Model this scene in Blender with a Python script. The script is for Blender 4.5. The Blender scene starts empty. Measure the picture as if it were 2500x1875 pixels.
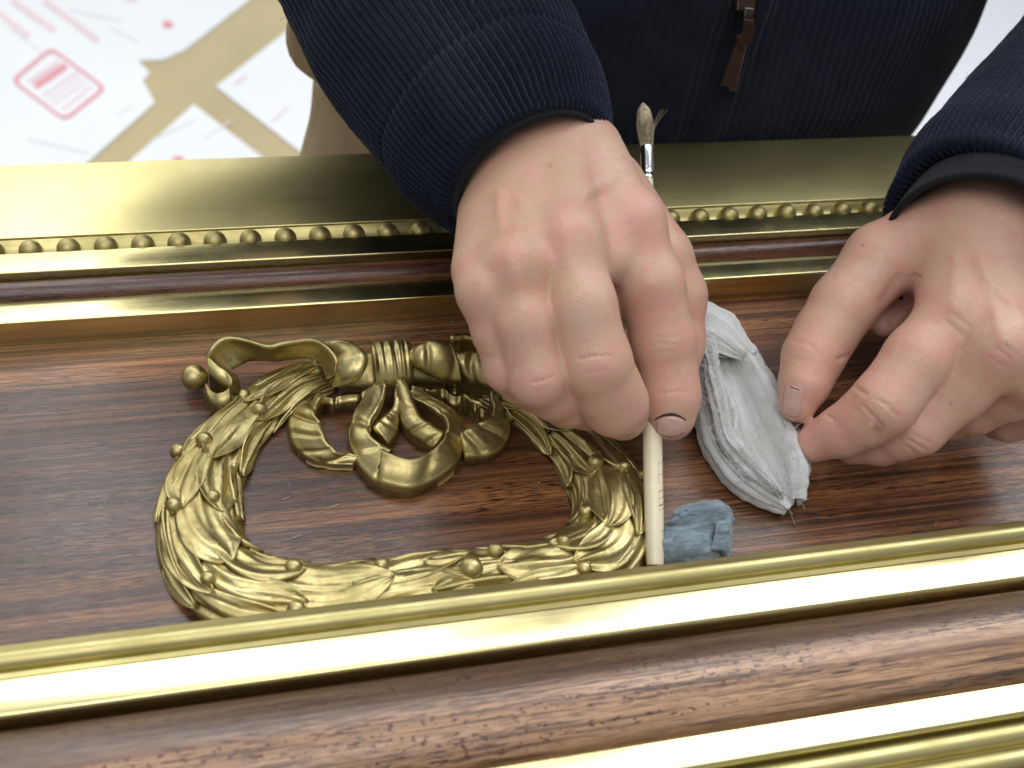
import bpy, bmesh, math, random
import numpy as np
from mathutils import Vector, Matrix

# ------------------------------------------------------------------ units
# All shapes are written in "units" of 8.1 mm; U turns them into metres.
U = 0.0081
random.seed(7)
RNG = np.random.default_rng(7)
scene = bpy.context.scene
COL = scene.collection

# ------------------------------------------------------------------ camera
FPX = 2800.0                        # focal length in photo pixels (2500 wide)
CAM = np.array([-11.92046, -34.78366, 36.76954])
CR = np.array([0.970175, -0.215832, 0.110350])
CU = np.array([0.078801, 0.711314, 0.698443])
CW = np.array([0.229240, 0.668917, -0.707107])
cam_data = bpy.data.cameras.new("camera")
cam = bpy.data.objects.new("camera", cam_data)
COL.objects.link(cam)
cam.matrix_world = Matrix(((CR[0], CU[0], -CW[0], CAM[0] * U), (CR[1], CU[1], -CW[1], CAM[1] * U),
                           (CR[2], CU[2], -CW[2], CAM[2] * U), (0, 0, 0, 1)))
cam_data.sensor_width = 36.0
cam_data.lens = FPX / 2500.0 * 36.0
cam_data.clip_start = 0.02
cam_data.clip_end = 50.0
cam_data.dof.use_dof = True
cam_data.dof.focus_distance = 50.0 * U
cam_data.dof.aperture_fstop = 12.5
scene.camera = cam

# ------------------------------------------------------------------ light
world = bpy.data.worlds.new("World"); scene.world = world
world.use_nodes = True
bg = world.node_tree.nodes["Background"]
bg.inputs[0].default_value = (0.93, 0.96, 1.0, 1)
bg.inputs[1].default_value = 0.38

def area(name, loc, target, sx, sy, radiance, color):
    d = bpy.data.lights.new(name, 'AREA'); d.shape = 'RECTANGLE'
    d.size = sx * U; d.size_y = sy * U
    d.energy = radiance * math.pi * (sx * U) * (sy * U)
    d.color = color
    o = bpy.data.objects.new(name, d); COL.objects.link(o)
    l = Vector(loc) * U; t = Vector(target) * U
    o.location = l
    o.rotation_euler = (t - l).to_track_quat('-Z', 'Y').to_euler()
    return o
area("ceiling_light", (60, 100, 190), (10, 0, 0), 280, 140, 5.0, (0.93, 0.965, 1.0))
area("far_window", (-140, 300, 190), (0, 0, 0), 370, 230, 1.75, (1.0, 0.985, 0.94))
area("near_ceiling_light", (-45, -85, 195), (0, 0, 0), 180, 110, 3.3, (1.0, 0.98, 0.95))
area("side_window", (330, 170, 150), (0, 0, 0), 120, 150, 2.0, (0.80, 0.90, 1.0))

vs = scene.view_settings
vs.view_transform = 'Standard'; vs.look = 'None'; vs.exposure = 0.0; vs.gamma = 1.0
vs.use_curve_mapping = False
scene.render.resolution_x = 1024; scene.render.resolution_y = 768
scene.cycles.max_bounces = 6
scene.cycles.use_denoising = True

# ------------------------------------------------------------------ helpers
K = 2500.0 / 2212.0
def ray(x, y):
    return CW + CR * ((x * K - 1250.0) / FPX) - CU * ((y * K - 937.5) / FPX)
def P(x, y, z):                      # where a sight line meets the height z
    d = ray(x, y); return CAM + d * ((z - CAM[2]) / d[2])
def PY(x, y, Y):
    d = ray(x, y); return CAM + d * ((Y - CAM[1]) / d[1])
def depth(p):
    return float((np.asarray(p) - CAM) @ CW)
def rad(px, p):                      # a width in the view as a real radius at p
    return px * K * depth(p) / FPX
def c1(x, y): return ((350 + x / 3.403) / K, (780 + y / 3.403) / K)
def c3(x, y): return ((900 + x / 2.949) / K, (780 + y / 2.949) / K)

def link(o, parent=None):
    COL.objects.link(o)
    if parent is not None: o.parent = parent
    return o
def mesh_obj(name, verts, faces, mat=None, parent=None, smooth=True, origin=None):
    """verts in units, world space; the object sits at its origin (or its parent's)."""
    v = np.asarray(verts, dtype=np.float64) * U
    base = np.array(parent_loc(parent)) if parent is not None else np.zeros(3)
    if origin is not None:
        loc = np.asarray(origin, float) * U
    else:
        loc = base if parent is not None else v.mean(axis=0)
    me = bpy.data.meshes.new(name)
    me.from_pydata((v - loc).tolist(), [], [tuple(int(i) for i in f) for f in faces])
    me.update()
    if smooth:
        me.polygons.foreach_set("use_smooth", [True] * len(me.polygons))
    if mat is not None: me.materials.append(mat)
    o = bpy.data.objects.new(name, me)
    link(o, parent)
    o.location = loc - base
    return o
def parent_loc(p):
    l = np.zeros(3)
    while p is not None:
        l += np.array(p.location); p = p.parent
    return l
def thing(name, loc, label, cat, group=None):
    o = bpy.data.objects.new(name, None); o.empty_display_size = 0.02
    COL.objects.link(o); o.location = Vector(loc) * U
    return tag(o, label, cat, group)
def tag(o, label=None, cat=None, group=None, kind=None):
    if label: o["label"] = label
    if cat: o["category"] = cat
    if group: o["group"] = group
    if kind: o["kind"] = kind
    return o

def grid_faces(nu, nv, closed_u=False, closed_v=False):
    f = []
    for i in range(nu if closed_u else nu - 1):
        for j in range(nv if closed_v else nv - 1):
            a = i * nv + j; b = ((i + 1) % nu) * nv + j
            c = ((i + 1) % nu) * nv + (j + 1) % nv; d = i * nv + (j + 1) % nv
            f.append((a, b, c, d))
    return f
def catmull(pts, n):
    """resample a polyline (m,k) with a Catmull-Rom curve, n samples."""
    p = np.asarray(pts, float); m = len(p)
    q = np.vstack([2 * p[0] - p[1], p, 2 * p[-1] - p[-2]])
    t = np.linspace(0, m - 1, n); i = np.minimum(t.astype(int), m - 2); f = (t - i)[:, None]
    p0, p1, p2, p3 = q[i], q[i + 1], q[i + 2], q[i + 3]
    return 0.5 * (2 * p1 + (p2 - p0) * f + (2 * p0 - 5 * p1 + 4 * p2 - p3) * f**2 + (3 * p1 - p0 - 3 * p2 + p3) * f**3)
_lat = RNG.random((64, 64, 64)).astype(np.float32)
def noise3(p, s=1.0):
    q = np.asarray(p, float) * s; i = np.floor(q).astype(int); f = q - i; f = f * f * (3 - 2 * f)
    def L(a, b, c): return _lat[(i[..., 0] + a) % 64, (i[..., 1] + b) % 64, (i[..., 2] + c) % 64]
    fx, fy, fz = f[..., 0], f[..., 1], f[..., 2]
    x00 = L(0,0,0) * (1-fx) + L(1,0,0) * fx; x10 = L(0,1,0) * (1-fx) + L(1,1,0) * fx
    x01 = L(0,0,1) * (1-fx) + L(1,0,1) * fx; x11 = L(0,1,1) * (1-fx) + L(1,1,1) * fx
    return ((x00 * (1-fy) + x10 * fy) * (1-fz) + (x01 * (1-fy) + x11 * fy) * fz) * 2 - 1
def normals_of(V, F):
    V = np.asarray(V); F = np.asarray(F)
    n = np.cross(V[F[:, 2]] - V[F[:, 0]], V[F[:, 3]] - V[F[:, 1]])
    N = np.zeros_like(V)
    for k in range(4): np.add.at(N, F[:, k], n)
    return N / (np.linalg.norm(N, axis=1, keepdims=True) + 1e-9)

# ------------------------------------------------------------------ materials
class NT:
    def __init__(s, name):
        s.m = bpy.data.materials.new(name); s.m.use_nodes = True
        s.t = s.m.node_tree; s.b = s.t.nodes["Principled BSDF"]
    def n(s, typ, **kw):
        o = s.t.nodes.new(typ)
        for k, v in kw.items():
            if k.startswith("i_"): o.inputs[k[2:].replace("__", " ")].default_value = v
            else: setattr(o, k, v)
        return o
    def l(s, a, b): s.t.links.new(a, b)
    def coords(s, scale, rot=(0, 0, 0), kind="Object"):
        tc = s.n("ShaderNodeTexCoord"); mp = s.n("ShaderNodeMapping")
        mp.inputs["Scale"].default_value = scale; mp.inputs["Rotation"].default_value = rot
        s.l(tc.outputs[kind], mp.inputs["Vector"]); return mp.outputs["Vector"]
    def noise(s, vec, scale, detail=4, rough=0.55, dist=0.0):
        o = s.n("ShaderNodeTexNoise"); o.inputs["Scale"].default_value = scale
        o.inputs["Detail"].default_value = detail; o.inputs["Roughness"].default_value = rough
        o.inputs["Distortion"].default_value = dist
        if vec is not None: s.l(vec, o.inputs["Vector"])
        return o.outputs["Fac"]
    def ramp(s, fac, stops, interp='LINEAR'):
        o = s.n("ShaderNodeValToRGB"); o.color_ramp.interpolation = interp
        e = o.color_ramp.elements
        while len(e) < len(stops): e.new(0.5)
        for x, (p, c) in zip(e, stops):
            x.position = p; x.color = (c[0], c[1], c[2], 1) if hasattr(c, "__len__") else (c, c, c, 1)
        s.l(fac, o.inputs["Fac"]); return o.outputs["Color"]
    def mix(s, fac, a, b, mode='MIX'):
        o = s.n("ShaderNodeMix"); o.data_type = 'RGBA'; o.blend_type = mode
        for v, k in ((fac, 0), (a, 6), (b, 7)):
            if hasattr(v, "node"): s.l(v, o.inputs[k])
            else: o.inputs[k].default_value = v if k == 0 else (v[0], v[1], v[2], 1)
        return o.outputs[2]
    def math(s, op, a, b=0.0):
        o = s.n("ShaderNodeMath"); o.operation = op
        for v, k in ((a, 0), (b, 1)):
            if hasattr(v, "node"): s.l(v, o.inputs[k])
            else: o.inputs[k].default_value = v
        return o.outputs[0]
    def bump(s, h, strength, dist, prev=None):
        o = s.n("ShaderNodeBump"); o.inputs["Strength"].default_value = strength
        o.inputs["Distance"].default_value = dist; s.l(h, o.inputs["Height"])
        if prev is not None: s.l(prev, o.inputs["Normal"])
        return o.outputs["Normal"]
    def set(s, **kw):
        for k, v in kw.items():
            k = k.replace("__", " ")
            if hasattr(v, "node"): s.l(v, s.b.inputs[k])
            else: s.b.inputs[k].default_value = (v[0], v[1], v[2], 1) if (hasattr(v, "__len__") and len(v) == 3 and "Radius" not in k) else v
        return s

def wood(name, dark, mid, light, pore, rough, band=1.0, fleck=0.0, contrast=1.0):
    t = NT(name)
    v = t.coords((1, 1, 1))
    warp = t.noise(t.coords((6, 20, 20)), 1.0, 2)
    vb = t.coords((0.9, 95 * band, 95 * band))
    b1 = t.noise(vb, 1.0, 3, 0.6, 0.15)
    b2 = t.noise(t.coords((5, 560, 560)), 1.0, 5, 0.72)
    b0 = t.noise(t.coords((1.2, 42 * band, 42 * band)), 1.0, 2, 0.5)
    c = t.ramp(b1, [(0.38, dark), (0.50, mid), (0.60, light)])
    c = t.mix(0.55 * contrast, c, t.ramp(b2, [(0.38, dark), (0.5, mid), (0.62, light)]))
    c = t.mix(0.75, c, t.ramp(b0, [(0.42, (0.24, 0.21, 0.20)), (0.58, (1.6, 1.6, 1.5))]), 'MULTIPLY')
    # short dark pores along the grain
    pr = t.noise(t.coords((150, 2300, 2300)), 1.0, 2, 0.5)
    pm = t.ramp(pr, [(0.50, 0.0), (0.60, 1.0)])
    pw = t.noise(t.coords((14, 130, 130)), 1.0, 2)
    pm2 = t.math('MULTIPLY', pm, t.ramp(pw, [(0.38, 0.25), (0.62, 1.0)]))
    c = t.mix(t.math('MULTIPLY', pm2, 0.92), c, pore)
    ps = t.noise(t.coords((20, 820, 820)), 1.0, 3, 0.6)
    c = t.mix(t.math('MULTIPLY', t.ramp(ps, [(0.53, 0.0), (0.63, 1.0)]), 0.7), c, pore)
    if fleck > 0:
        fl = t.noise(t.coords((480, 900, 900)), 1.0, 1)
        fm = t.ramp(fl, [(0.60, 0.0), (0.64, 1.0)])
        zone = t.ramp(t.noise(t.coords((8, 150, 150)), 1.0, 1), [(0.52, 0.0), (0.60, 1.0)])
        c = t.mix(t.math('MULTIPLY', t.math('MULTIPLY', fm, zone), fleck), c, (0.055, 0.012, 0.008))
    h = t.math('SUBTRACT', b2, t.math('MULTIPLY', pm, 0.8))
    smear = t.noise(t.coords((18, 40, 40)), 1.0, 4)
    t.set(Base__Color=c, Roughness=t.ramp(smear, [(0.3, rough * 0.8), (0.7, rough * 1.35)]), Specular__IOR__Level=0.5,
          Normal=t.bump(h, 0.25, 0.0002))
    t.set(Coat__Weight=0.18, Coat__Roughness=rough * 0.8)
    return t

def gold(name, base, alt, rough, brushed=True, dirt=0.25, relief=0.25, rscale=330, rv=1.0):
    t = NT(name)
    n1 = t.noise(t.coords((1, 1, 1)), 55, 5, 0.6)
    if brushed:
        n2 = t.noise(t.coords((12, 900, 900)), 1.0, 4, 0.65)
    else:
        n2 = t.noise(t.coords((1, 1, 1)), 420, 3, 0.6)
    c = t.mix(t.ramp(n1, [(0.35, 0.0), (0.68, 1.0)]), base, alt)
    sp = t.noise(t.coords((60, 700, 700) if brushed else (300, 300, 300)), 1.0, 3)
    sm = t.ramp(sp, [(0.66, 0.0), (0.72, 1.0)])
    c = t.mix(t.math('MULTIPLY', sm, dirt), c, (0.10, 0.06, 0.025))
    r = t.ramp(t.math('ADD', t.math('MULTIPLY', n1, 0.6), t.math('MULTIPLY', n2, 0.4)), [(0.3, rough * (1 - 0.25 * rv)), (0.7, rough * (1 + 0.4 * rv))])
    hh = n2 if brushed else t.math('ADD', t.noise(t.coords((1, 1, 1)), rscale, 4, 0.6), t.math('MULTIPLY', n2, 0.25))
    t.set(Base__Color=c, Metallic=1.0, Roughness=r, Normal=t.bump(hh, relief, 0.00025 if brushed else 0.0005))
    return t

def skin_mat():
    t = NT("skin")
    at = t.n("ShaderNodeVertexColor"); at.layer_name = "tone"
    m1 = t.noise(t.coords((1, 1, 1)), 130, 4, 0.6)
    m2 = t.noise(t.coords((1, 1, 1)), 700, 3, 0.6)
    m3 = t.noise(t.coords((1, 1, 1)), 55, 3, 0.6)
    c = t.mix(t.math('MULTIPLY', t.ramp(m3, [(0.50, 0.0), (0.66, 1.0)]), 0.30), at.outputs["Color"], (0.52, 0.335, 0.225))
    c = t.mix(t.math('MULTIPLY', t.ramp(m1, [(0.42, 0.0), (0.62, 1.0)]), 0.5), c, (0.59, 0.275, 0.225))
    c = t.mix(t.math('MULTIPLY', t.ramp(m2, [(0.54, 0.0), (0.72, 1.0)]), 0.22), c, (0.41, 0.235, 0.155))
    vo = t.n("ShaderNodeTexVoronoi"); vo.feature = 'DISTANCE_TO_EDGE'; vo.inputs["Scale"].default_value = 900
    t.l(t.coords((1, 1, 1)), vo.inputs["Vector"])
    cell = t.ramp(vo.outputs["Distance"], [(0.0, 0.0), (0.22, 1.0)])
    wr = t.noise(t.coords((1, 1, 1), ), 330, 4, 0.65, 0.6)
    h = t.math('ADD', t.math('MULTIPLY', cell, 0.35), wr)
    t.set(Base__Color=c, Roughness=t.ramp(m2, [(0.3, 0.36), (0.7, 0.52)]), Specular__IOR__Level=0.48, Normal=t.bump(h, 0.36, 0.0004))
    t.set(Subsurface__Weight=0.22, Subsurface__Scale=0.004)
    t.b.inputs["Subsurface Radius"].default_value = (1.0, 0.35, 0.22)
    return t.m

def knit(name, col, alt, sheen=0.35, sc=900):
    t = NT(name)
    n1 = t.noise(t.coords((1, 1, 1)), 60, 3)
    n2 = t.noise(t.coords((1, 1, 1)), sc, 3, 0.7)
    c = t.mix(t.ramp(n1, [(0.35, 0.0), (0.7, 1.0)]), col, alt)
    c = t.mix(t.math('MULTIPLY', t.ramp(n2, [(0.55, 0.0), (0.75, 1.0)]), 0.5), c, (alt[0] * 2.2, alt[1] * 2.2, alt[2] * 2.1))
    t.set(Base__Color=c, Roughness=0.95, Specular__IOR__Level=0.12, Sheen__Weight=sheen, Sheen__Roughness=0.4,
          Normal=t.bump(n2, 0.6, 0.0012))
    t.b.inputs["Sheen Tint"].default_value = (0.5, 0.55, 0.7, 1)
    return t.m

def plain(name, col, rough=0.6, metallic=0.0, var=0.12, sc=80, bump=0.1, bscale=400, spec=0.4):
    t = NT(name)
    n1 = t.noise(t.coords((1, 1, 1)), sc, 4)
    d = tuple(x * (1 - var * 1.6) for x in col); l = tuple(min(1, x * (1 + var)) for x in col)
    t.set(Base__Color=t.ramp(n1, [(0.3, d), (0.7, l)]), Roughness=rough, Metallic=metallic, Specular__IOR__Level=spec)
    t.set(Normal=t.bump(t.noise(t.coords((1, 1, 1)), bscale, 3), bump, 0.001))
    return t.m

M = {}
def panel_wood():
    t = wood("panel_wood", (0.030, 0.0115, 0.0062), (0.115, 0.0430, 0.0180), (0.30, 0.128, 0.050), (0.011, 0.005, 0.004), 0.30, band=0.75, fleck=0.0)
    # greyish old wax film left in the corners round the wreath
    base = t.b.inputs["Base Color"].links[0].from_socket
    n = t.noise(t.coords((1, 1, 1)), 22, 4, 0.6)
    film = t.math('MULTIPLY', t.ramp(n, [(0.48, 0.0), (0.75, 1.0)]), 0.22)
    t.set(Base__Color=t.mix(film, base, (0.075, 0.066, 0.062)))
    return t.m
M["panel"] = panel_wood()
M["round"] = wood("half_round_wood", (0.115, 0.060, 0.036), (0.235, 0.132, 0.080), (0.35, 0.212, 0.132), (0.034, 0.018, 0.016), 0.32, band=1.6, fleck=0.8).m
M["round_far"] = wood("far_half_round_wood", (0.050, 0.019, 0.011), (0.125, 0.048, 0.026), (0.23, 0.10, 0.055), (0.016, 0.007, 0.006), 0.27, band=1.0, fleck=0.3).m
M["band"] = gold("brushed_gilding", (0.72, 0.65, 0.34), (0.68, 0.60, 0.285), 0.22, True, 0.03, 0.07).m
M["ledge"] = gold("satin_gilding", (0.69, 0.615, 0.30), (0.655, 0.58, 0.27), 0.35, True, 0.04, 0.06, rv=0.35).m
M["bead"] = gold("dull_bead_gilding", (0.47, 0.40, 0.185), (0.38, 0.32, 0.135), 0.50, False, 0.3, 0.15).m
M["cove"] = gold("matt_gilding", (0.53, 0.465, 0.22), (0.45, 0.385, 0.165), 0.42, True, 0.22, 0.16).m
M["carved"] = gold("carved_gilding", (0.55, 0.465, 0.22), (0.35, 0.28, 0.115), 0.39, False, 0.45, 0.35).m
M["skin"] = skin_mat()
M["navy"] = knit("navy_knit", (0.0058, 0.0080, 0.0165), (0.0095, 0.0130, 0.0250), 0.25)
M["jacket"] = knit("dark_jacket_knit", (0.0110, 0.0135, 0.0240), (0.0165, 0.0200, 0.0340), 0.15)
M["shirt"] = knit("black_shirt_cloth", (0.0095, 0.0105, 0.0120), (0.0145, 0.0160, 0.0180), 0.1, 1500)
M["khaki"] = plain("khaki_cotton", (0.30, 0.23, 0.145), 0.85, 0, 0.12, 40, 0.3, 900, 0.2)
M["leather"] = plain("brown_leather", (0.042, 0.018, 0.016), 0.5, 0, 0.25, 200)
M["leather_edge"] = plain("raw_leather_edge", (0.20, 0.10, 0.065), 0.7, 0, 0.2, 300)
M["zip_metal"] = plain("aged_zip_metal", (0.30, 0.27, 0.22), 0.38, 1.0, 0.2, 300)
M["nail"] = plain("fingernail", (0.55, 0.355, 0.295), 0.24, 0, 0.06, 200, 0.05, 600, 0.5)
M["grime"] = plain("black_grime", (0.055, 0.042, 0.038), 0.8, 0, 0.3, 500)
M["kraft"] = plain("kraft_brown", (0.50, 0.41, 0.235), 0.8, 0, 0.05, 6, 0.05)
M["sheet"] = plain("white_sheet", (0.80, 0.82, 0.84), 0.7, 0, 0.02, 4, 0.03)
M["red_print"] = plain("pale_red_print", (0.74, 0.33, 0.36), 0.7, 0, 0.05, 4, 0.02)
M["pink_print"] = plain("faded_pink_print", (0.77, 0.62, 0.65), 0.7, 0, 0.05, 4, 0.02)

M["faint_print"] = plain("faint_print", (0.74, 0.73, 0.76), 0.7, 0, 0.05, 4, 0.02)

# ------------------------------------------------------------------ framed panel: mouldings along X
X0, X1 = -75.0, 95.0
panel_thing = thing("gilded_wooden_panel", (0, 0, -1.5), "long dark wood panel framed by gilded mouldings, lying under both hands", "panel")
def extrude(name, prof, mat, x0=X0, x1=X1, close=True, n=1, wob=0.0):
    """prof: (y, z) points, open polyline of the seen skin, closed below."""
    pr = np.array(prof, float); xs = np.linspace(x0, x1, n + 1)
    V = []
    for x in xs:
        for (y, z) in pr: V.append((x, y, z))
    m = len(pr)
    F = [(i * m + j, i * m + (j + 1) % m, (i + 1) * m + (j + 1) % m, (i + 1) * m + j) for i in range(n) for j in range(m)]
    F.append(tuple(range(m))[::-1]); F.append(tuple(n * m + j for j in range(m)))
    o = mesh_obj(name, V, F, mat, panel_thing, smooth=True)
    o.data.set_sharp_from_angle(angle=math.radians(34))
    return o
def arc(cy, cz, ry, rz, a0, a1, n):
    return [(cy + ry * math.cos(math.radians(a)), cz + rz * math.sin(math.radians(a))) for a in np.linspace(a0, a1, n)]
def rnd(y, z, r, quad):   # rounded arris helper: small arc round the corner (y,z)
    a = {'ne': (0, 90, -1, -1), 'nw': (90, 180, 1, -1)}[quad]
    return arc(y + a[2] * r, z + a[3] * r, r, r, a[0], a[1], 5)

extrude("panel_board", [(5.0, 0), (-11.9, 0), (-11.9, -1.2), (5.0, -1.2)][::-1], M["panel"])
# far rail, walking away from the viewer (profiles run counter-clockwise seen from +X)
extrude("gilded_fillet", rnd(6.0, 1.4, .03, 'ne') + rnd(4.68, 1.4, .09, 'nw') + [(4.68, -1.3), (6.0, -1.3)], M["band"])
extrude("wood_half_round", arc(6.62, 1.25, 0.64, 0.62, 0, 180, 22) + [(5.98, -1.3), (7.26, -1.3)], M["round_far"])
extrude("gilded_fillet", rnd(8.56, 2.05, .03, 'ne') + rnd(7.24, 2.05, .07, 'nw') + [(7.24, -1.3), (8.56, -1.3)], M["band"])
extrude("bead_channel", [(9.62, 2.0), (9.5, 1.92), (9.42, 1.86)] + [(9.3, 1.72), (9.1, 1.62), (8.85, 1.55), (8.54, 1.5), (8.54, -1.3), (9.62, -1.3)], M["cove"])
extrude("outer_gilded_band", rnd(15.2, 2.2, .05, 'ne') + rnd(9.60, 2.12, .05, 'nw') + [(9.60, -1.3), (15.2, -1.3)], M["ledge"])
# near rail, coming towards the viewer
near = rnd(-11.74, 1.92, .18, 'ne') + arc(-12.35, 1.72, 0.40, 0.42, 70, 175, 12) + [(-12.80, 1.70), (-12.84, 1.82), (-12.90, 1.90), (-13.14, 1.95), (-13.17, 1.88), (-13.17, -1.3), (-11.74, -1.3)]
extrude("inner_gilded_moulding", near, M["cove"])
extrude("gilded_fillet", rnd(-13.19, 1.98, .03, 'ne') + rnd(-14.52, 1.98, .14, 'nw') + [(-14.52, -1.3), (-13.19, -1.3)], M["band"])
extrude("wood_half_round", arc(-16.56, 0.75, 2.02, 1.65, 0, 180, 30) + [(-18.58, -1.3), (-14.54, -1.3)], M["round"])
extrude("gilded_fillet", rnd(-18.60, 1.72, .06, 'ne') + rnd(-19.75, 1.72, .12, 'nw') + [(-19.75, -1.3), (-18.60, -1.3)], M["band"])
extrude("outer_gilded_moulding", [(-19.77, 1.35)] + arc(-20.15, 1.15, .36, .26, 0, 180, 10) + [(-20.55, 1.0)] + arc(-20.95, .85, .38, .34, 20, 180, 10) + [(-21.36, -1.3), (-19.77, -1.3)], M["cove"])
extrude("outer_wood_edge", rnd(-21.38, .72, .05, 'ne') + rnd(-24.5, .72, .3, 'nw') + [(-24.5, -1.3), (-21.38, -1.3)], M["round"])
# bead row: hemispheres 1.52 apart
def ball_mesh(name, r, seg=16, rings=10, squash=1.0, lump=0.0):
    V = [(0, 0, r * squash)]
    for i in range(1, rings):
        a = math.pi * i / rings
        for j in range(seg):
            b = 2 * math.pi * j / seg
            V.append((r * math.sin(a) * math.cos(b), r * math.sin(a) * math.sin(b), r * math.cos(a) * squash))
    V.append((0, 0, -r * squash))
    V = np.array(V)
    if lump: V = V * (1 + lump * noise3(V + 7.3, 1.7 / r)[:, None])
    F = [(0, 1 + j, 1 + (j + 1) % seg) for j in range(seg)]
    for i in range(rings - 2):
        for j in range(seg):
            a = 1 + i * seg
            F.append((a + j, a + seg + j, a + seg + (j + 1) % seg, a + (j + 1) % seg))
    l = len(V) - 1; a = 1 + (rings - 2) * seg
    F += [(l, a + (j + 1) % seg, a + j) for j in range(seg)]
    me = bpy.data.meshes.new(name)
    me.from_pydata((V * U).tolist(), [], F); me.update()
    me.polygons.foreach_set("use_smooth", [True] * len(me.polygons))
    return me
bead_me = ball_mesh("bead", 0.53, 20, 12, 0.95); bead_me.materials.append(M["bead"])
bx0 = -20.71
for i in range(-12, 32):
    x = bx0 + 1.628 * i
    o = bpy.data.objects.new("bead", bead_me); link(o, panel_thing)
    o.location = Vector((x, 9.05, 1.78 + 1.5)) * U
    o.rotation_euler = (random.uniform(-.2, .2), random.uniform(-.2, .2), random.uniform(0, 6))
    s = random.uniform(0.96, 1.03); o.scale = (s, s, s)

# ------------------------------------------------------------------ wreath
wreath_line = [(720, 795), (641, 826), (570, 872), (507, 930), (462, 990), (438, 1045), (428, 1117), (440, 1182), (478, 1240), (545, 1281), (640, 1296),
               (740, 1298), (860, 1285), (1000, 1266), (1120, 1252), (1228, 1226), (1302, 1180), (1324, 1112), (1306, 1040), (1264, 975),
               (1200, 917), (1125, 868), (1045, 828), (960, 800)]
wl = np.array([P(x, y, 0.45) for x, y in wreath_line]); wl[:, 2] = 0.0
WC = catmull(wl, 1200)
seg = np.linalg.norm(np.diff(WC, axis=0), axis=1); WS = np.concatenate([[0], np.cumsum(seg)]); WLEN = WS[-1]
def wpt(s):
    s = np.clip(s, 0, WLEN)
    return np.stack([np.interp(s, WS, WC[:, k]) for k in range(3)], -1)
def wframe(s):
    d = wpt(np.asarray(s) + 0.15) - wpt(np.asarray(s) - 0.15)
    T = d / (np.linalg.norm(d, axis=-1, keepdims=True) + 1e-9)
    N = np.stack([T[..., 1], -T[..., 0], 0 * T[..., 0]], -1)
    return T, N
rad_keys = np.array([(0, .95), (.06, 1.0), (.14, 1.2), (.22, 1.5), (.32, 1.62), (.45, 1.6), (.6, 1.5), (.70, 1.58), (.78, 1.55), (.85, 1.25), (.92, .92), (1, .80)])
def wrad(s): return np.interp(np.asarray(s) / WLEN, rad_keys[:, 0], rad_keys[:, 1])
def wsurf(s, phi, extra):
    """point on the wreath: phi angle from the top, extra = height over the core."""
    T, N = wframe(s); R = wrad(s) + extra
    return wpt(s) + N * (np.sin(phi) * R)[..., None] + np.array([0, 0, 1.0]) * (np.cos(phi) * R * 0.78 + 0.12)[..., None]
wreath = mesh_obj("wreath", *(lambda S, A: (wsurf(*(np.meshgrid(S, A, indexing='ij')), np.full((len(S), len(A)), -0.14)).reshape(-1, 3), grid_faces(len(S), len(A))))(np.linspace(0.2, WLEN - .2, 260), np.radians(np.linspace(-100, 100, 25))), M["carved"], panel_thing)
wreath["label"] = "gilded laurel wreath carved in relief on the panel"
def leaf(s0, s1, phi0, dphi, hand, seedv, flat=0.0):
    n, m = 19, 25
    a = np.linspace(0, 1, n); t = np.linspace(-1, 1, m); A, T = np.meshgrid(a, t, indexing='ij')
    prof = np.where(A < .55, .70 + .30 * np.sin(A / .55 * math.pi / 2), np.cos(np.clip((A - .55) / .45, 0, 1) * math.pi / 2) ** .72)
    prof = np.maximum(prof, 0.015)
    bend = .12 * np.sin(A * math.pi * 1.2 + seedv * 7)
    phi = phi0 + T * dphi * prof + bend * dphi
    s = s0 + (s1 - s0) * A
    # body of the leaf: rises to the tip, rolled edges, a midrib and a few folds
    h = -0.05 + 0.22 * A ** 1.3 + 0.10 * np.abs(T) ** 3 * prof + 0.075 * np.exp(-(T / .10) ** 2) * (1 - A * .5) - 0.07 * np.exp(-((np.abs(T) - .34) / .22) ** 2)
    ph1, ph2 = seedv * 11.0, seedv * 23.0
    h += 0.070 * np.sin(T * 5.2 + 2.2 * np.sin(A * 3.1 + ph1) + ph2) * np.sin(A * math.pi) ** .5
    h += 0.045 * np.sin(T * 9.5 + 3.0 * A + ph1) * np.sin(A * math.pi)
    vein = np.abs(np.sin((T * (1.0 + .8 * A) + .25 * np.sin(A * 4 + ph1)) * 7.5 + ph2)); h += (0.05 * vein ** .6 - .03) * np.sin(np.clip(A, .03, .97) * math.pi) ** .4 * prof
    h += 0.04 * noise3(np.stack([s * 1.3, phi * 3, np.full_like(s, seedv * 9)], -1), 1.4)
    top = wsurf(s, phi, h)
    bot = wsurf(s, phi, h - 0.22 + 0.06 * np.abs(T))
    V = np.vstack([top.reshape(-1, 3), bot.reshape(-1, 3)])
    k = n * m
    F = grid_faces(n, m); F = [f[::-1] for f in F] + [tuple(i + k for i in f) for f in F]
    rim = [i * m for i in range(n)] + [(n - 1) * m + j for j in range(1, m)] + [i * m + m - 1 for i in range(n - 2, -1, -1)] + [j for j in range(m - 2, 0, -1)]
    F += [(rim[q], rim[(q + 1) % len(rim)], rim[(q + 1) % len(rim)] + k, rim[q] + k) for q in range(len(rim))]
    V[:, 2] = np.maximum(V[:, 2], 0.004)
    return mesh_obj("leaf", V, F, M["carved"], wreath)
berry_me = [ball_mesh("berry", 1.0, 18, 12, 0.95, 0.05) for _ in range(2)]
for b in berry_me: b.materials.append(M["carved"])
def berry(s, phi, r, lift=0.12):
    p = wsurf(np.array(s), np.array(phi), np.array(lift))
    o = bpy.data.objects.new("berry", random.choice(berry_me)); link(o, wreath)
    o.location = Vector(p.tolist()) * U - Vector(parent_loc(wreath).tolist())
    o.scale = (r, r, r); o.rotation_euler = (random.random() * 6, random.random() * 6, 0)
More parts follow.
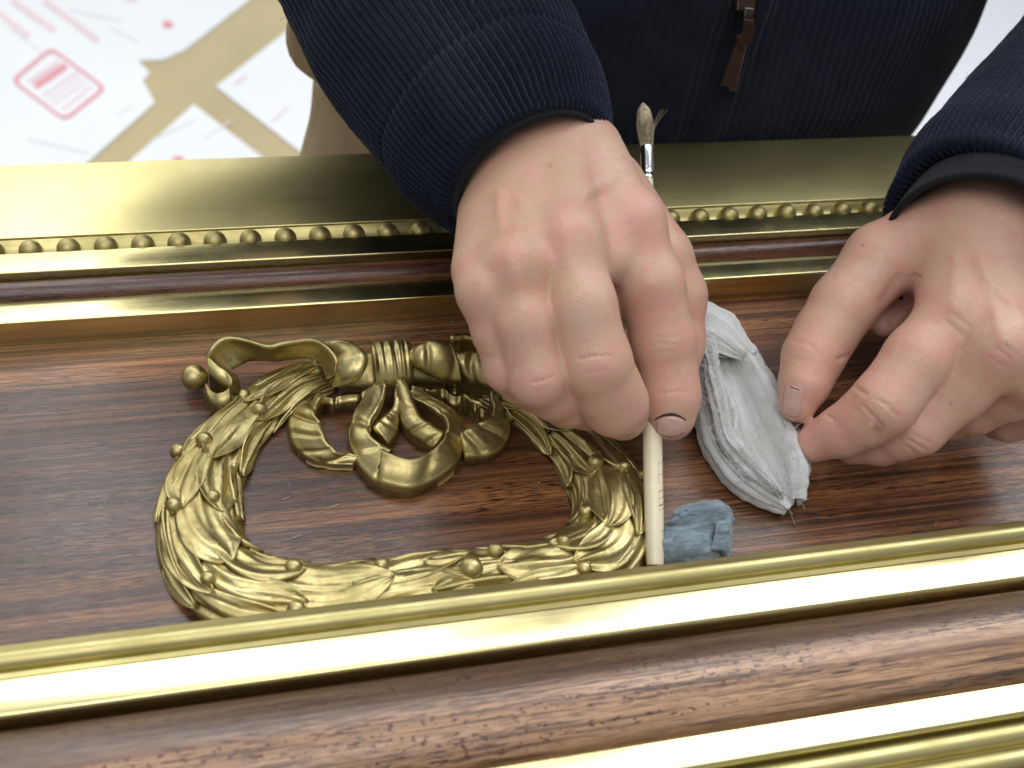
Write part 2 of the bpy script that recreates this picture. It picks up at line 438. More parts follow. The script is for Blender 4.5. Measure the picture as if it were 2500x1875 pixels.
# the two branches: tips point from the bow to the bottom middle
mid = 0.525 * WLEN
def branch(start, end, n, sgn):
    edges = np.linspace(start, end, n + 1)
    step = (end - start) / n
    for i in range(n):
        s0, s1 = edges[i] - step * .10, edges[i + 1] + step * .34
        if i % 2 == 0: cfg = [(-78, 27), (66, 30), (-30, 34), (20, 33)]
        else: cfg = [(-70, 30), (72, 28), (-4, 40), (38, 22)]
        # the upper leaves are laid last and sit a little higher
        for q, (ph, dp) in enumerate(cfg):
            sd = random.random()
            leaf(s0 + step * .10 * random.uniform(-1, 1), s1 + step * random.uniform(-.10, .10), math.radians(ph + random.uniform(-5, 5)), math.radians(dp + random.uniform(-2, 4)), sgn, sd)
        js = edges[i + 1] + step * .16
        if i < n - 1:
            for ph in ((-22, 30) if i % 2 == 0 else (random.choice((-38, 20)),)):
                berry(js + step * random.uniform(-.08, .14), math.radians(ph + random.uniform(-8, 8)), random.uniform(.27, .36), .10)
            if random.random() < .25: berry(js + step * .1, math.radians(random.choice([-72, 70])), random.uniform(.28, .36), .18)
branch(0.6, mid - 0.1, 7, 1)
branch(WLEN - 0.6, mid + 0.1, 7, -1)
berry(mid + 1.0, math.radians(-4), .46, .14)

# ------------------------------------------------------------------ bow
def ribbon(name, A, B, parent, n=60, m=9, bulge=0.12, base=None, ripple=0.05, rf=9.0, seedv=0.0, thick=0.16, foot=False):
    """A, B: edges as (view x, view y, height); the band between them, with real thickness
       and, where base is given, a solid foot down to the panel on both edges."""
    a = catmull(np.array([(P(q[0], q[1], .03) + np.array([0, 0, q[2] - .03])) if foot else P(*q) for q in A]), n); b = catmull(np.array([P(*q) for q in B]), n)
    t = np.linspace(0, 1, m)
    V = a[:, None, :] * (1 - t)[None, :, None] + b[:, None, :] * t[None, :, None]
    Vf = V.reshape(-1, 3)
    N = normals_of(Vf, np.array(grid_faces(n, m)))
    if N[:, 2].mean() < 0: N = -N; flip = True
    else: flip = False
    u = np.repeat(np.linspace(0, 1, n), m); tt = np.tile(t, n)
    wv = bulge * (1 - (2 * tt - 1) ** 2) + ripple * (1 - 1.5 * np.abs(np.sin(u * rf * math.pi / 2 + seedv + .5 * np.sin(tt * 3 + seedv))) ** 9 + .5 * np.sin(u * rf * 2.1 + seedv)) * (0.6 + .4 * np.sin(tt * math.pi))
    wv += 0.06 * np.exp(-((tt - .08) / .06) ** 2) + 0.06 * np.exp(-((tt - .92) / .07) ** 2)
    wv += 0.05 * noise3(Vf + seedv, .9)
    top = Vf + N * wv[:, None]
    top[:, 2] = np.maximum(top[:, 2], .06)
    bot = top - N * thick
    if base is not None:
        bot = top.copy()
        flare = (tt - .5)[:, None] * (np.repeat(b - a, m, axis=0)) * 0.04
        bot[:, :2] += flare[:, :2]; bot[:, 2] = base
    bot[:, 2] = np.maximum(bot[:, 2], .003)
    k = n * m; Fg = grid_faces(n, m)
    Ft = [f[::-1] for f in Fg] if flip else Fg
    F = list(Ft) + [tuple(i + k for i in f[::-1]) for f in Ft]
    rim = [i * m for i in range(n)] + [(n - 1) * m + j for j in range(1, m)] + [i * m + m - 1 for i in range(n - 2, -1, -1)] + [j for j in range(m - 2, 0, -1)]
    side = [(rim[q], rim[(q + 1) % len(rim)], rim[(q + 1) % len(rim)] + k, rim[q] + k) for q in range(len(rim))]
    F += side if flip else [f[::-1] for f in side]
    o = mesh_obj(name, np.vstack([top, bot]), F, M["carved"], parent)
    return o
def z_(pts, z): return [(x, y, zz) for (x, y), zz in zip(pts, z)] if hasattr(z, "__len__") else [(x, y, z) for x, y in pts]
bow = thing("bow", (0, 0, 0), None, None); bow.parent = panel_thing; bow.location = Vector((P(850, 800, 0)[0], P(850, 800, 0)[1], 1.5)) * U
bow["label"] = "gilded ribbon bow tied at the head of the wreath"
# long tail to the left with a hook and a ball
ribbon("ribbon_tail", z_([c1(*q) for q in [(1590,440),(1602,330),(1520,235),(1400,185),(1200,208),(1050,224),(900,182),(720,152),(640,178),(565,245),(522,315)]], [2.0,2.4,2.6,2.5,2.2,2.1,2.3,2.5,2.5,2.3,2.0]),
       z_([c1(*q) for q in [(1530,500),(1490,410),(1420,345),(1330,318),(1200,332),(1080,348),(940,336),(870,345),(810,372),(770,398),(735,415)]], [1.3,1.2,1.1,.9,.8,.7,.8,1.0,1.1,1.1,1.1]), bow, 70, 9, -0.10, None, .05, 5, 1.0)
ribbon("ribbon_hook", z_([c1(*q) for q in [(526,312),(600,378),(682,432),(722,505),(690,575),(622,606),(556,580),(512,528)]], [2.0,1.9,1.8,1.75,1.65,1.55,1.5,1.5]),
       z_([c1(*q) for q in [(700,415),(765,455),(792,500),(792,545),(745,620),(655,668),(565,650),(500,590)]], [1.0,.9,.8,.7,.5,.4,.4,.5]), bow, 50, 7, .02, 0.02, .02, 5, 2.0)
pb = P(*c1(425, 482), 0.85)
o = bpy.data.objects.new("ribbon_ball", ball_mesh("ribbon_ball", rad(29, pb), 28, 18, .97, .03)); o.data.materials.append(M["carved"])
link(o, bow); o.location = Vector(pb.tolist()) * U - Vector(parent_loc(bow).tolist())
# left upper lobes
ribbon("ribbon_lobe", z_([c1(*q) for q in [(1470,190),(1560,168),(1660,165),(1735,185),(1745,225)]], [1.7,2.1,2.3,2.3,2.1]),
       z_([c1(*q) for q in [(1530,260),(1590,265),(1650,270),(1700,275),(1730,270)]], [1.6,1.9,2.1,2.1,1.9]), bow, 30, 7, .14, None, .02, 3, .5)
ribbon("ribbon_lobe", z_([c1(*q) for q in [(1690,235),(1770,215),(1835,265),(1852,345),(1815,440),(1755,515),(1690,555)]], [2.3,2.7,2.9,2.8,2.5,2.1,1.7]),
       z_([c1(*q) for q in [(1560,250),(1585,295),(1600,335),(1606,380),(1602,430),(1590,485),(1575,540)]], [1.9,2.0,2.1,2.1,2.0,1.7,1.3]), bow, 44, 11, .26, None, .05, 4, 3.0)
# right upper lobes (partly under the fingers)
ribbon("ribbon_lobe", z_([c3(*q) for q in [(295,215),(345,195),(400,170),(490,148),(575,150)]], [2.0,2.4,2.7,2.8,2.6]),
       z_([c3(*q) for q in [(345,345),(390,375),(450,410),(540,445),(660,468)]], [1.5,1.6,1.5,1.4,1.1]), bow, 40, 9, .28, None, .10, 5, 4.0)
ribbon("ribbon_lobe", z_([c3(*q) for q in [(575,150),(600,118),(680,98),(760,120),(850,150)]], [2.5,2.7,2.7,2.6,2.4]),
       z_([c3(*q) for q in [(590,190),(640,215),(700,225),(770,225),(850,235)]], [1.6,1.2,1.0,.9,.9]), bow, 40, 7, -.1, None, .04, 5, 5.0)
ribbon("ribbon_lobe", z_([c3(*q) for q in [(640,235),(730,222),(830,235),(940,290)]], [1.9,2.0,2.0,1.8]),
       z_([c3(*q) for q in [(650,400),(760,450),(860,480),(960,540)]], [1.3,1.2,1.2,1.1]), bow, 40, 9, .25, .02, .11, 3, 6.0)
# hanging loops under the knot
ring_o = [c1(*q) for q in [(1890,600),(1795,710),(1727,835),(1703,950),(1722,1075),(1786,1215),(1888,1325)]] + [c3(*q) for q in [(115,1195),(300,1225),(478,1160),(612,1055),(682,930),(688,825),(645,705),(568,625),(470,560),(340,490)]]
ring_i = [c1(*q) for q in [(1990,640),(1968,740),(1905,830),(1866,895),(1893,925),(1985,1005),(2075,1085)]] + [c3(*q) for q in [(95,930),(288,1000),(430,960),(505,890),(552,830),(566,765),(528,700),(460,655),(370,600),(262,545)]]
ring_o[0] = c1(1925, 530); ring_i[0] = c1(2030, 545); ring_i[2:6] = [c1(1910, 830), c1(1884, 905), c1(1908, 975), c1(1985, 1040)]; ring_i[1] = c1(1975, 730)
ribbon("ribbon_loop", z_(ring_o, [1.0, .7, .55, .45, .42, .42, .45, .48, .5, .5, .5, .5, .5, .55, .7, .9, 1.2]), z_(ring_i, [1.3, 1.15, 1.1, 1.1, 1.15, 1.25, 1.3, 1.3, 1.3, 1.3, 1.3, 1.3, 1.2, .95, .85, .9, 1.2]), bow, 160, 15, .12, .02, .08, 15, 1.0)
lo = [c1(*q) for q in [(1480,600),(1400,690),(1275,745),(1212,835),(1217,950),(1265,1065),(1370,1150),(1520,1200),(1740,1215)]]
li = [c1(*q) for q in [(1500,640),(1445,720),(1440,790),(1475,860),(1500,935),(1530,1010),(1590,1070),(1670,1100),(1790,1120)]]
ribbon("ribbon_loop", z_(lo, [.7,.6,.5,.4,.35,.3,.3,.3,.3]), z_(li, [1.1,1.1,1.15,1.2,1.2,1.1,1.0,.8,.6]), bow, 90, 13, .08, .02, .08, 11, 2.0)
ribbon("ribbon_loop", z_([c1(*q) for q in [(1480,650),(1580,655),(1690,640),(1800,625),(1900,560)]], [.9,1.0,1.0,1.0,1.0]),
       z_([c1(*q) for q in [(1500,745),(1600,752),(1710,745),(1800,720),(1890,650)]], [.15,.15,.15,.2,.4]), bow, 40, 7, .06, .02, .06, 4, 3.3)
ribbon("ribbon_strand", z_([c1(*q) for q in [(2095,540),(2060,730),(1985,805),(1905,885)]], [1.3,1.0,.9,.9]),
       z_([c1(*q) for q in [(2190,560),(2130,800),(2112,930),(2030,1050)]], [1.2,.7,.45,.4]), bow, 40, 8, .12, .02, .09, 6, 4.2)
ribbon("ribbon_strand", z_([c3(*q) for q in [(270,420),(335,600),(385,700),(460,750),(540,810)]], [1.5,1.2,1.0,.95,.9]),
       z_([c3(*q) for q in [(185,440),(228,690),(275,800),(350,870),(460,935)]], [1.3,.8,.5,.4,.4]), bow, 44, 8, .14, .02, .09, 6, 5.1)
ribbon("ribbon_loop", z_([c3(*q) for q in [(310,470),(430,500),(530,500),(625,545),(700,540),(770,600),(835,650)]], [1.2,1.2,1.2,1.2,1.15,1.15,1.1]),
       z_([c3(*q) for q in [(330,540),(440,610),(540,630),(620,660),(690,690),(750,710),(800,715)]], [.5,.3,.2,.15,.15,.2,.3]), bow, 60, 7, -.06, .02, .08, 8, 6.3)
ribbon("ribbon_loop", z_([c3(*q) for q in [(905,520),(955,620),(1003,720),(1008,830),(965,925),(860,985),(690,1005)]], [.7,.5,.4,.35,.35,.35,.35]),
       z_([c3(*q) for q in [(865,525),(893,625),(880,690),(830,725),(780,752),(730,778),(660,810)]], [1.1,1.15,1.2,1.2,1.2,1.2,1.1]), bow, 70, 13, .08, .02, .08, 7, 7.2)
# knot with its gathered grooves
def knot():
    n, m = 41, 25
    A = [(D[0], D[1]) for D in ((798, 752), (838, 747), (884, 745))]; B = [(812, 828), (856, 826), (894, 818)]
    a = catmull(np.array([P(x, y, 1.5) for x, y in A]), n); b = catmull(np.array([P(x, y + 14, 0.9) for x, y in B]), n)
    u = np.linspace(0, 1, n)[:, None]; t = np.linspace(0, 1, m)[None, :]
    V = a[:, None, :] * (1 - t)[..., None] + b[:, None, :] * t[..., None]
    gro = -0.08 * np.abs(np.sin(u * math.pi * 4.0 + .5 * np.sin(t * 3.0) + .4)) ** 6 - .03 * np.abs(np.sin(u * math.pi * 9 + t * .7)) ** 4
    V[..., 2] += (1.05 + gro) * np.sin(np.clip(t * 1.0, 0, 1) * math.pi) ** .45 - .25 * (2 * u - 1) ** 6
    V = V.reshape(-1, 3); bot = V.copy(); bot[:, 2] = .02
    k = n * m; Fg = grid_faces(n, m)
    F = [f[::-1] for f in Fg] + [tuple(i + k for i in f) for f in Fg]
    rim = [i * m for i in range(n)] + [(n - 1) * m + j for j in range(1, m)] + [i * m + m - 1 for i in range(n - 2, -1, -1)] + [j for j in range(m - 2, 0, -1)]
    F += [(rim[q], rim[(q + 1) % len(rim)], rim[(q + 1) % len(rim)] + k, rim[q] + k) for q in range(len(rim))]
    mesh_obj("knot", np.vstack([V, bot]), F, M["carved"], bow)
knot()
ribbon('ribbon_back', z_([c1(1700, 300), c1(1900, 250), c3(130, 230), c3(350, 230), c3(520, 260)], [1.3, 1.4, 1.4, 1.4, 1.2]), z_([c1(1660, 560), c1(1900, 560), c3(140, 470), c3(360, 450), c3(560, 470)], [.5, .6, .6, .6, .5]), bow, 40, 8, .2, .02, .06, 7, 8.0)

# ------------------------------------------------------------------ person: hands grown from a distance field
class Field:
    def __init__(s, lo, hi, h):
        s.lo = np.array(lo, float); s.h = h
        s.n = np.ceil((np.array(hi) - s.lo) / h).astype(int) + 1
        s.v = np.full(s.n, 5.0, np.float32)
    def new(s):
        g = Field.__new__(Field); g.lo, g.h, g.n = s.lo, s.h, s.n; g.v = np.full(s.n, 5.0, np.float32); return g
    def box(s, lo, hi):
        a = np.clip(np.floor((np.array(lo) - s.lo) / s.h).astype(int), 0, s.n); b = np.clip(np.ceil((np.array(hi) - s.lo) / s.h).astype(int) + 1, 0, s.n)
        sl = tuple(slice(i, j) for i, j in zip(a, b))
        ax = [(s.lo[k] + s.h * np.arange(a[k], b[k])).astype(np.float32) for k in range(3)]
        return sl, np.meshgrid(*ax, indexing='ij', sparse=True)
    def smin(s, sl, d, k):
        a = s.v[sl]
        if k <= 0: s.v[sl] = np.minimum(a, d); return
        hh = np.clip(0.5 + 0.5 * (a - d) / k, 0, 1); s.v[sl] = a * (1 - hh) + d * hh - k * hh * (1 - hh)
    def cone(s, a, b, ra, rb, k=0.3, flat=None, carve=False):
        """round cone a-b; flat=(axis, f): squeezed along axis by f."""
        a = np.asarray(a, float); b = np.asarray(b, float); R = max(ra, rb) + k + 0.8
        sl, (X, Y, Z) = s.box(np.minimum(a, b) - R, np.maximum(a, b) + R)
        d = b - a; L = max(d @ d, 1e-9)
        px, py, pz = X - a[0], Y - a[1], Z - a[2]
        t = np.clip((px * d[0] + py * d[1] + pz * d[2]) / L, 0, 1)
        qx, qy, qz = px - t * d[0], py - t * d[1], pz - t * d[2]
        if flat is not None:
            ax, f = flat; ax = ax / np.linalg.norm(ax); w = (qx * ax[0] + qy * ax[1] + qz * ax[2])
            r2 = qx * qx + qy * qy + qz * qz + w * w * (1 / (f * f) - 1)
        else: r2 = qx * qx + qy * qy + qz * qz
        D = np.sqrt(r2) - (ra + (rb - ra) * t)
        if carve:
            g = s.v[sl]; m = -D; hh = np.clip(0.5 - 0.5 * (g - m) / k, 0, 1); s.v[sl] = g * (1 - hh) + m * hh + k * hh * (1 - hh)
        else: s.smin(sl, D.astype(np.float32), k)
    def merge(s, g, k):
        hh = np.clip(0.5 + 0.5 * (s.v - g.v) / k, 0, 1); s.v = s.v * (1 - hh) + g.v * hh - k * hh * (1 - hh)
    def mesh(s):
        v = s.v; n = v.shape; sg = v < 0
        cnt = np.zeros((n[0]-1, n[1]-1, n[2]-1), np.int8)
        cor = [(i, j, k) for i in (0, 1) for j in (0, 1) for k in (0, 1)]
        for c in cor: cnt += sg[c[0]:n[0]-1+c[0], c[1]:n[1]-1+c[1], c[2]:n[2]-1+c[2]]
        act = np.argwhere((cnt > 0) & (cnt < 8)); idx = np.full(cnt.shape, -1, np.int64); idx[tuple(act.T)] = np.arange(len(act))
        acc = np.zeros((len(act), 3)); num = np.zeros(len(act))
        val = {c: v[act[:, 0]+c[0], act[:, 1]+c[1], act[:, 2]+c[2]] for c in cor}
        for c in cor:
            for k in range(3):
                if c[k]: continue
                e = list(c); e[k] = 1; e = tuple(e); a, b = val[c], val[e]; m = (a < 0) != (b < 0)
                t = np.where(m, a / np.where(m, a - b, 1), 0)
                p = np.tile(np.array(c, float), (len(act), 1)); p[:, k] = t
                acc += p * m[:, None]; num += m
        V = s.lo + (act + acc / num[:, None]) * s.h
        F = []
        for k in range(3):
            o = [0, 0, 0]; o[k] = 1; n1 = [n[0], n[1], n[2]]; n1[k] -= 1
            A = sg[:n1[0], :n1[1], :n1[2]]; B = sg[o[0]:o[0]+n1[0], o[1]:o[1]+n1[1], o[2]:o[2]+n1[2]]
            E = np.argwhere(A != B); i, j = [(1, 2), (2, 0), (0, 1)][k]
            E = E[(E[:, i] > 0) & (E[:, j] > 0) & (E[:, i] < n[i]-1) & (E[:, j] < n[j]-1)]
            def at(di, dj): q = E.copy(); q[:, i] -= di; q[:, j] -= dj; return idx[tuple(q.T)]
            Q = np.stack([at(1, 1), at(0, 1), at(0, 0), at(1, 0)], 1)
            rev = ~A[tuple(E.T)]; Q[rev] = Q[rev][:, ::-1]; F.append(Q)
        return V, np.vstack(F)

def joints(js): 
    p = [P(*j[:3]) for j in js]; return p, [rad(j[3], q) for j, q in zip(js, p)]
def chain(g, js, k=0.35):
    p, r = joints(js)
    for i in range(len(p) - 1): g.cone(p[i], p[i+1], r[i], r[i+1], k)
    return p, r
def smooth_mesh(V, F, it=2, lam=0.5):
    V = V.copy()
    for _ in range(it):
        S = np.zeros_like(V); c = np.zeros(len(V))
        for a, b in ((0, 1), (1, 2), (2, 3), (3, 0)):
            np.add.at(S, F[:, a], V[F[:, b]]); np.add.at(c, F[:, a], 1)
            np.add.at(S, F[:, b], V[F[:, a]]); np.add.at(c, F[:, b], 1)
        V += lam * (S / c[:, None] - V)
    return V
def seg_dist(V, a, b):
    a = np.asarray(a); b = np.asarray(b); d = b - a; t = np.clip(((V - a) @ d) / (d @ d + 1e-9), 0, 1)
    return np.linalg.norm(V - a - t[:, None] * d, axis=1)
SKIN = np.array([0.570, 0.356, 0.263]); PINK = np.array([0.63, 0.318, 0.268]); TAN = np.array([0.455, 0.28, 0.178]); PALE = np.array([0.64, 0.455, 0.35]); DARK = np.array([0.06, 0.045, 0.04])
def mixc(Cl, col, w): return Cl * (1 - w[:, None]) + col * w[:, None]
def facing(V, pxy, radius_px, zmin=None):
    """weight of skin round a view position (works on the seen side)."""
    rel = V - CAM; k = rel @ CW
    sx = (1250 + FPX * (rel @ CR) / k) / K; sy = (937.5 - FPX * (rel @ CU) / k) / K
    return np.exp(-(((sx - pxy[0]) ** 2 + (sy - pxy[1]) ** 2) / radius_px ** 2))
def view_seg(V, a, b):
    rel = V - CAM; k = rel @ CW
    sx = (1250 + FPX * (rel @ CR) / k) / K; sy = (937.5 - FPX * (rel @ CU) / k) / K
    ax, ay = a; dx, dy = b[0] - ax, b[1] - ay; t = np.clip(((sx - ax) * dx + (sy - ay) * dy) / (dx * dx + dy * dy), 0, 1)
    return np.hypot(sx - ax - t * dx, sy - ay - t * dy)

HV = 0.085
def right_hand():
    g = Field((-5.5, -10.5, -0.3), (9.5, 9.5, 13.5), HV)
    # palm and back of the hand
    wr = P(1165, 300, 9.6); fo = P(1010, 130, 9.6)
    g.cone(fo, wr, 2.7, 2.45, .3, flat=(np.array([0, .2, 1]), .85))
    mcp = {'i': (1364, 485, 8.9, 64), 'm': (1226, 530, 9.4, 72), 'r': (1116, 580, 9.0, 66), 'l': (1048, 634, 8.2, 50)}
    for key, st in (('i', (1262, 335, 9.9, 88)), ('m', (1200, 330, 10.1, 96)), ('r', (1130, 365, 9.8, 96)), ('l', (1082, 425, 9.0, 90))):
        chain(g, [st, mcp[key]], .9)
    g.cone(P(1090, 455, 8.2), P(1040, 585, 8.2), rad(84, P(1090, 455, 8.2)), rad(63, P(1040, 585, 8.2)), .8)
    g.cone(P(1240, 520, 7.0), P(1310, 640, 6.0), 1.2, 1.1, .6)
    # palm mass under the metacarpals
    g.cone(P(1180, 380, 8.2), P(1180, 560, 7.2), 1.7, 1.5, .8)
    f = g.new()
    fingers = {
        'i': [mcp['i'], (1406, 615, 7.35, 71), (1433, 738, 5.5, 69), (1446, 815, 4.4, 59), (1450, 858, 3.8, 61), (1449, 900, 3.2, 53)],
        'm': [mcp['m'], (1252, 660, 8.2, 78), (1283, 782, 6.5, 80), (1310, 840, 5.3, 74), (1328, 872, 4.6, 70), (1345, 897, 3.5, 55)],
        'r': [mcp['r'], (1130, 695, 7.75, 66), (1160, 815, 6.1, 62), (1195, 850, 4.9, 56), (1225, 868, 4.0, 54), (1270, 884, 2.9, 47)],
        'l': [mcp['l'], (1074, 715, 7.0, 53), (1098, 795, 5.8, 51), (1125, 825, 4.9, 46), (1150, 842, 4.2, 45), (1195, 862, 3.2, 40)]}
    J = {}
    for key in 'lrmi':
        q = f.new(); J[key] = chain(q, fingers[key], .35); f.merge(q, .10 if key == 'i' else .17)
    g.merge(f, .8)
    for a, b, r_ in (((1290, 400, 9.6), (1306, 560, 8.5), 1.25), ((1165, 520, 9.0), (1172, 600, 8.2), .9), ((1075, 590, 8.5), (1082, 645, 7.6), .8)): g.cone(P(*a), P(*b), r_, r_ * .8, .7)
    # thumb behind the index finger
    th = g.new(); chain(th, [(1310, 400, 8.3, 80), (1420, 560, 6.6, 74), (1452, 640, 5.4, 72), (1458, 740, 4.0, 62), (1440, 850, 2.8, 55), (1436, 893, 2.3, 48)], .4)
    g.merge(th, .28)
    # web between thumb and index
    g.cone(P(1330, 420, 7.6), P(1420, 560, 6.6), 1.3, 1.0, .7)
    # knuckles, tendons, veins
    for (x, y, z, r_) in ((1368, 466, 9.25, 32), (1220, 504, 9.85, 36), (1108, 562, 9.5, 34), (1042, 622, 8.5, 24)):
        p = P(x, y, z); g.cone(p, p + np.array([.1, -.1, 0]), rad(r_, p) * .9, rad(r_, p) * .9, 1.1)
    V, F = g.mesh(); V = smooth_mesh(V, F, 3, .5)
    N = normals_of(V, F)
    sight = CAM - V; sight /= np.linalg.norm(sight, axis=1, keepdims=True); front = np.clip((N * sight).sum(1) * 1.6, 0, 1)
    def groove(a, b, w, dep): V[:] = V - N * (dep * np.exp(-(view_seg(V, a, b) / w) ** 2) * front)[:, None]
    def ridge(a, b, w, dep): groove(a, b, w * 1.25, -dep * 1.15)
    # tendons and veins on the back
    for a, b, w, dpt in (((1255, 330), (1365, 450), 16, .035), ((1215, 340), (1220, 490), 18, .05), ((1150, 370), (1105, 540), 15, .045), ((1085, 430), (1030, 600), 13, .03),
                         ((1165, 500), (1120, 430), 10, .045), ((1075, 420), (1085, 500), 9, .05), ((1215, 470), (1275, 415), 12, .05), ((1275, 415), (1330, 385), 11, .035), ((1110, 505), (1150, 495), 9, .045), ((1216, 505), (1255, 620), 22, .06), ((1105, 570), (1132, 665), 18, .05), ((1372, 470), (1405, 600), 24, .05)): ridge(a, b, w, dpt)
    for a, b, w, dpt in (((1160, 520), (1152, 620), 22, .04), ((1065, 590), (1075, 640), 16, .03), ((1225, 460), (1290, 425), 16, .05)): groove(a, b, w, dpt)
    # joint creases
    for a, b, w, dpt in (((1252, 776), (1285, 769), 3.2, .05), ((1285, 769), (1316, 768), 2.8, .035), ((1268, 806), (1306, 799), 4, .02), ((1150, 826), (1172, 822), 3.2, .05), ((1172, 822), (1198, 813), 2.8, .03), ((1160, 845), (1184, 838), 4, .014),
                         ((1402, 748), (1432, 741), 3.5, .018), ((1432, 741), (1462, 745), 3.5, .012), ((1410, 764), (1450, 758), 4, .012), ((1425, 730), (1458, 728), 4, .010), ((1428, 850), (1480, 845), 3, .018),
                         ((1050, 770), (1085, 778), 3, .02)): groove(a, b, w, dpt)
    Cl = np.tile(SKIN, (len(V), 1))
    Cl = mixc(Cl, TAN, .8 * np.clip(facing(V, (1110, 410), 150) + .8 * facing(V, (1160, 610), 80) + .7 * facing(V, (1260, 330), 90), 0, 1))
    for x, y, r_, w in ((1378, 470, 52, .75), (1215, 505, 40, .7), (1190, 545, 18, .7), (1108, 570, 42, .55), (1425, 660, 55, .5), (1470, 845, 34, .6), (1290, 800, 42, .45), (1165, 850, 40, .4), (1060, 690, 55, .35), (1340, 900, 45, .4), (1085, 830, 50, .5), (1250, 890, 50, .45)):
        Cl = mixc(Cl, PINK, w * facing(V, (x, y), r_))
    for x, y, r_ in ((1300, 620, 50), (1250, 680, 45), (1330, 330, 60), (1150, 700, 40)): Cl = mixc(Cl, PALE, .5 * facing(V, (x, y), r_))
    Cl = mixc(Cl, np.array([.47, .33, .27]), .35 * np.exp(-(view_seg(V, (1200, 450), (1290, 405)) / 20) ** 2))
    Cl = mixc(Cl, np.array([.45, .14, .10]), .8 * facing(V, (1188, 358), 5))
    return V, F, Cl, J

def left_hand():
    g = Field((9.0, -13.0, -0.3), (30.0, 8.5, 13.0), HV)
    wr = P(2125, 505, 8.6); fo = P(2300, 260, 8.8)
    g.cone(fo, wr, 3.2, 3.25, .3, flat=(np.array([0, .2, 1]), .85))
    g.cone(P(2100, 520, 8.2), P(1985, 540, 7.3), 2.4, 1.8, .9); g.cone(P(2070, 500, 8.2), P(1976, 528, 7.5), 1.6, 1.4, .8)
    mcp = {'i': (2055, 690, 7.2, 72), 'm': (2160, 752, 7.4, 78), 'r': (2245, 800, 6.8, 74), 'l': (2310, 830, 6.0, 66)}
    for key, st in (('i', (2075, 530, 8.3, 104)), ('m', (2135, 540, 8.5, 104)), ('r', (2190, 560, 8.3, 104)), ('l', (2235, 580, 7.8, 98))):
        chain(g, [st, mcp[key]], .9)
    f = g.new()
    fingers = {
        'i': [mcp['i'], (1985, 775, 6.1, 75), (1908, 872, 4.7, 70), (1866, 905, 3.8, 62), (1820, 932, 2.9, 55), (1762, 957, 1.9, 42)],
        'm': [mcp['m'], (2075, 838, 5.4, 66), (1986, 928, 3.7, 54), (1950, 945, 3.0, 47), (1905, 962, 2.1, 42), (1840, 972, 1.3, 32)],
        'r': [mcp['r'], (2180, 845, 4.9, 62), (2105, 888, 3.3, 50), (2060, 905, 2.4, 42), (2020, 915, 1.7, 38)],
        'l': [mcp['l'], (2270, 860, 4.4, 56), (2225, 900, 3.0, 44), (2180, 915, 2.2, 38), (2150, 915, 1.6, 34)]}
    J = {}
    for key in 'lrmi':
        q = f.new(); J[key] = chain(q, fingers[key], .32); f.merge(q, .10)
    g.merge(f, .5)
    th = g.new()
    J['t'] = chain(th, [(1998, 522, 8.0, 86), (1905, 562, 6.9, 80), (1822, 660, 5.4, 70), (1783, 722, 4.5, 66), (1756, 772, 3.9, 64), (1738, 828, 3.3, 53), (1723, 872, 2.7, 40)], .4)
    g.merge(th, .45)
    # thin web fold between thumb and index
    g.cone(P(1930, 590, 5.4), P(1985, 650, 5.0), .8, .8, .6)
    g.cone(P(1975, 650, 4.8), P(1908, 704, 4.2), .7, .5, .25); g.cone(P(1930, 610, 5.0), P(1868, 690, 4.4), .75, .55, .3)
    for (x, y, z, r_) in ((2075, 668, 7.9, 46), (2172, 745, 8.0, 40)):
        p = P(x, y, z); g.cone(p, p + .05, rad(r_, p), rad(r_, p), .8)
    V, F = g.mesh(); V = smooth_mesh(V, F, 2, .5); N = normals_of(V, F)
    sight = CAM - V; sight /= np.linalg.norm(sight, axis=1, keepdims=True); front = np.clip((N * sight).sum(1) * 1.6, 0, 1)
    def groove(a, b, w, dep): V[:] = V - N * (dep * np.exp(-(view_seg(V, a, b) / w) ** 2) * front)[:, None]
    for a, b, w, dpt in (((1866, 878), (1905, 920), 3.4, .06), ((1905, 868), (1942, 900), 3, .04), ((1890, 862), (1925, 876), 3, .03), ((1848, 836), (1868, 850), 5, .08), ((1786, 896), (1800, 906), 5, .06),
                         ((1962, 950), (1998, 972), 3.2, .06), ((1975, 940), (2012, 958), 3, .04), ((1955, 962), (1985, 984), 3, .03),
                         ((1715, 735), (1752, 745), 4, .03), ((1752, 745), (1772, 770), 4, .02), ((1812, 776), (1834, 768), 5, .07), ((1700, 772), (1735, 776), 3, .02),
                         ((2040, 690), (2075, 720), 4, .03), ((2060, 680), (2095, 705), 4, .025), ((2075, 660), (2060, 640), 4, .02), ((2150, 750), (2185, 775), 3.5, .03), ((2140, 772), (2170, 795), 3.5, .03), ((2170, 745), (2200, 768), 3.5, .02),
                         ((1940, 600), (1905, 650), 10, .07), ((1955, 660), (1925, 700), 8, .07)): groove(a, b, w, dpt)
    for a, b, w, dpt in (((2120, 560), (2165, 730), 18, .09), ((2065, 560), (2062, 660), 18, .07), ((2130, 600), (2190, 660), 10, .06), ((2190, 660), (2212, 700), 9, .05)): groove(a, b, w, -dpt)
    Cl = np.tile(SKIN * 1.02, (len(V), 1))
    for x, y, r_, w in ((1755, 770, 55, .6), (1735, 850, 40, .4), (1900, 850, 60, .45), (1760, 955, 50, .65), (1840, 930, 55, .45), (2110, 690, 40, .45), (2170, 775, 34, .6), (1985, 950, 45, .5), (1935, 650, 45, .5), (2140, 770, 26, .5), (1990, 720, 60, .3)):
        Cl = mixc(Cl, PINK, w * facing(V, (x, y), r_))
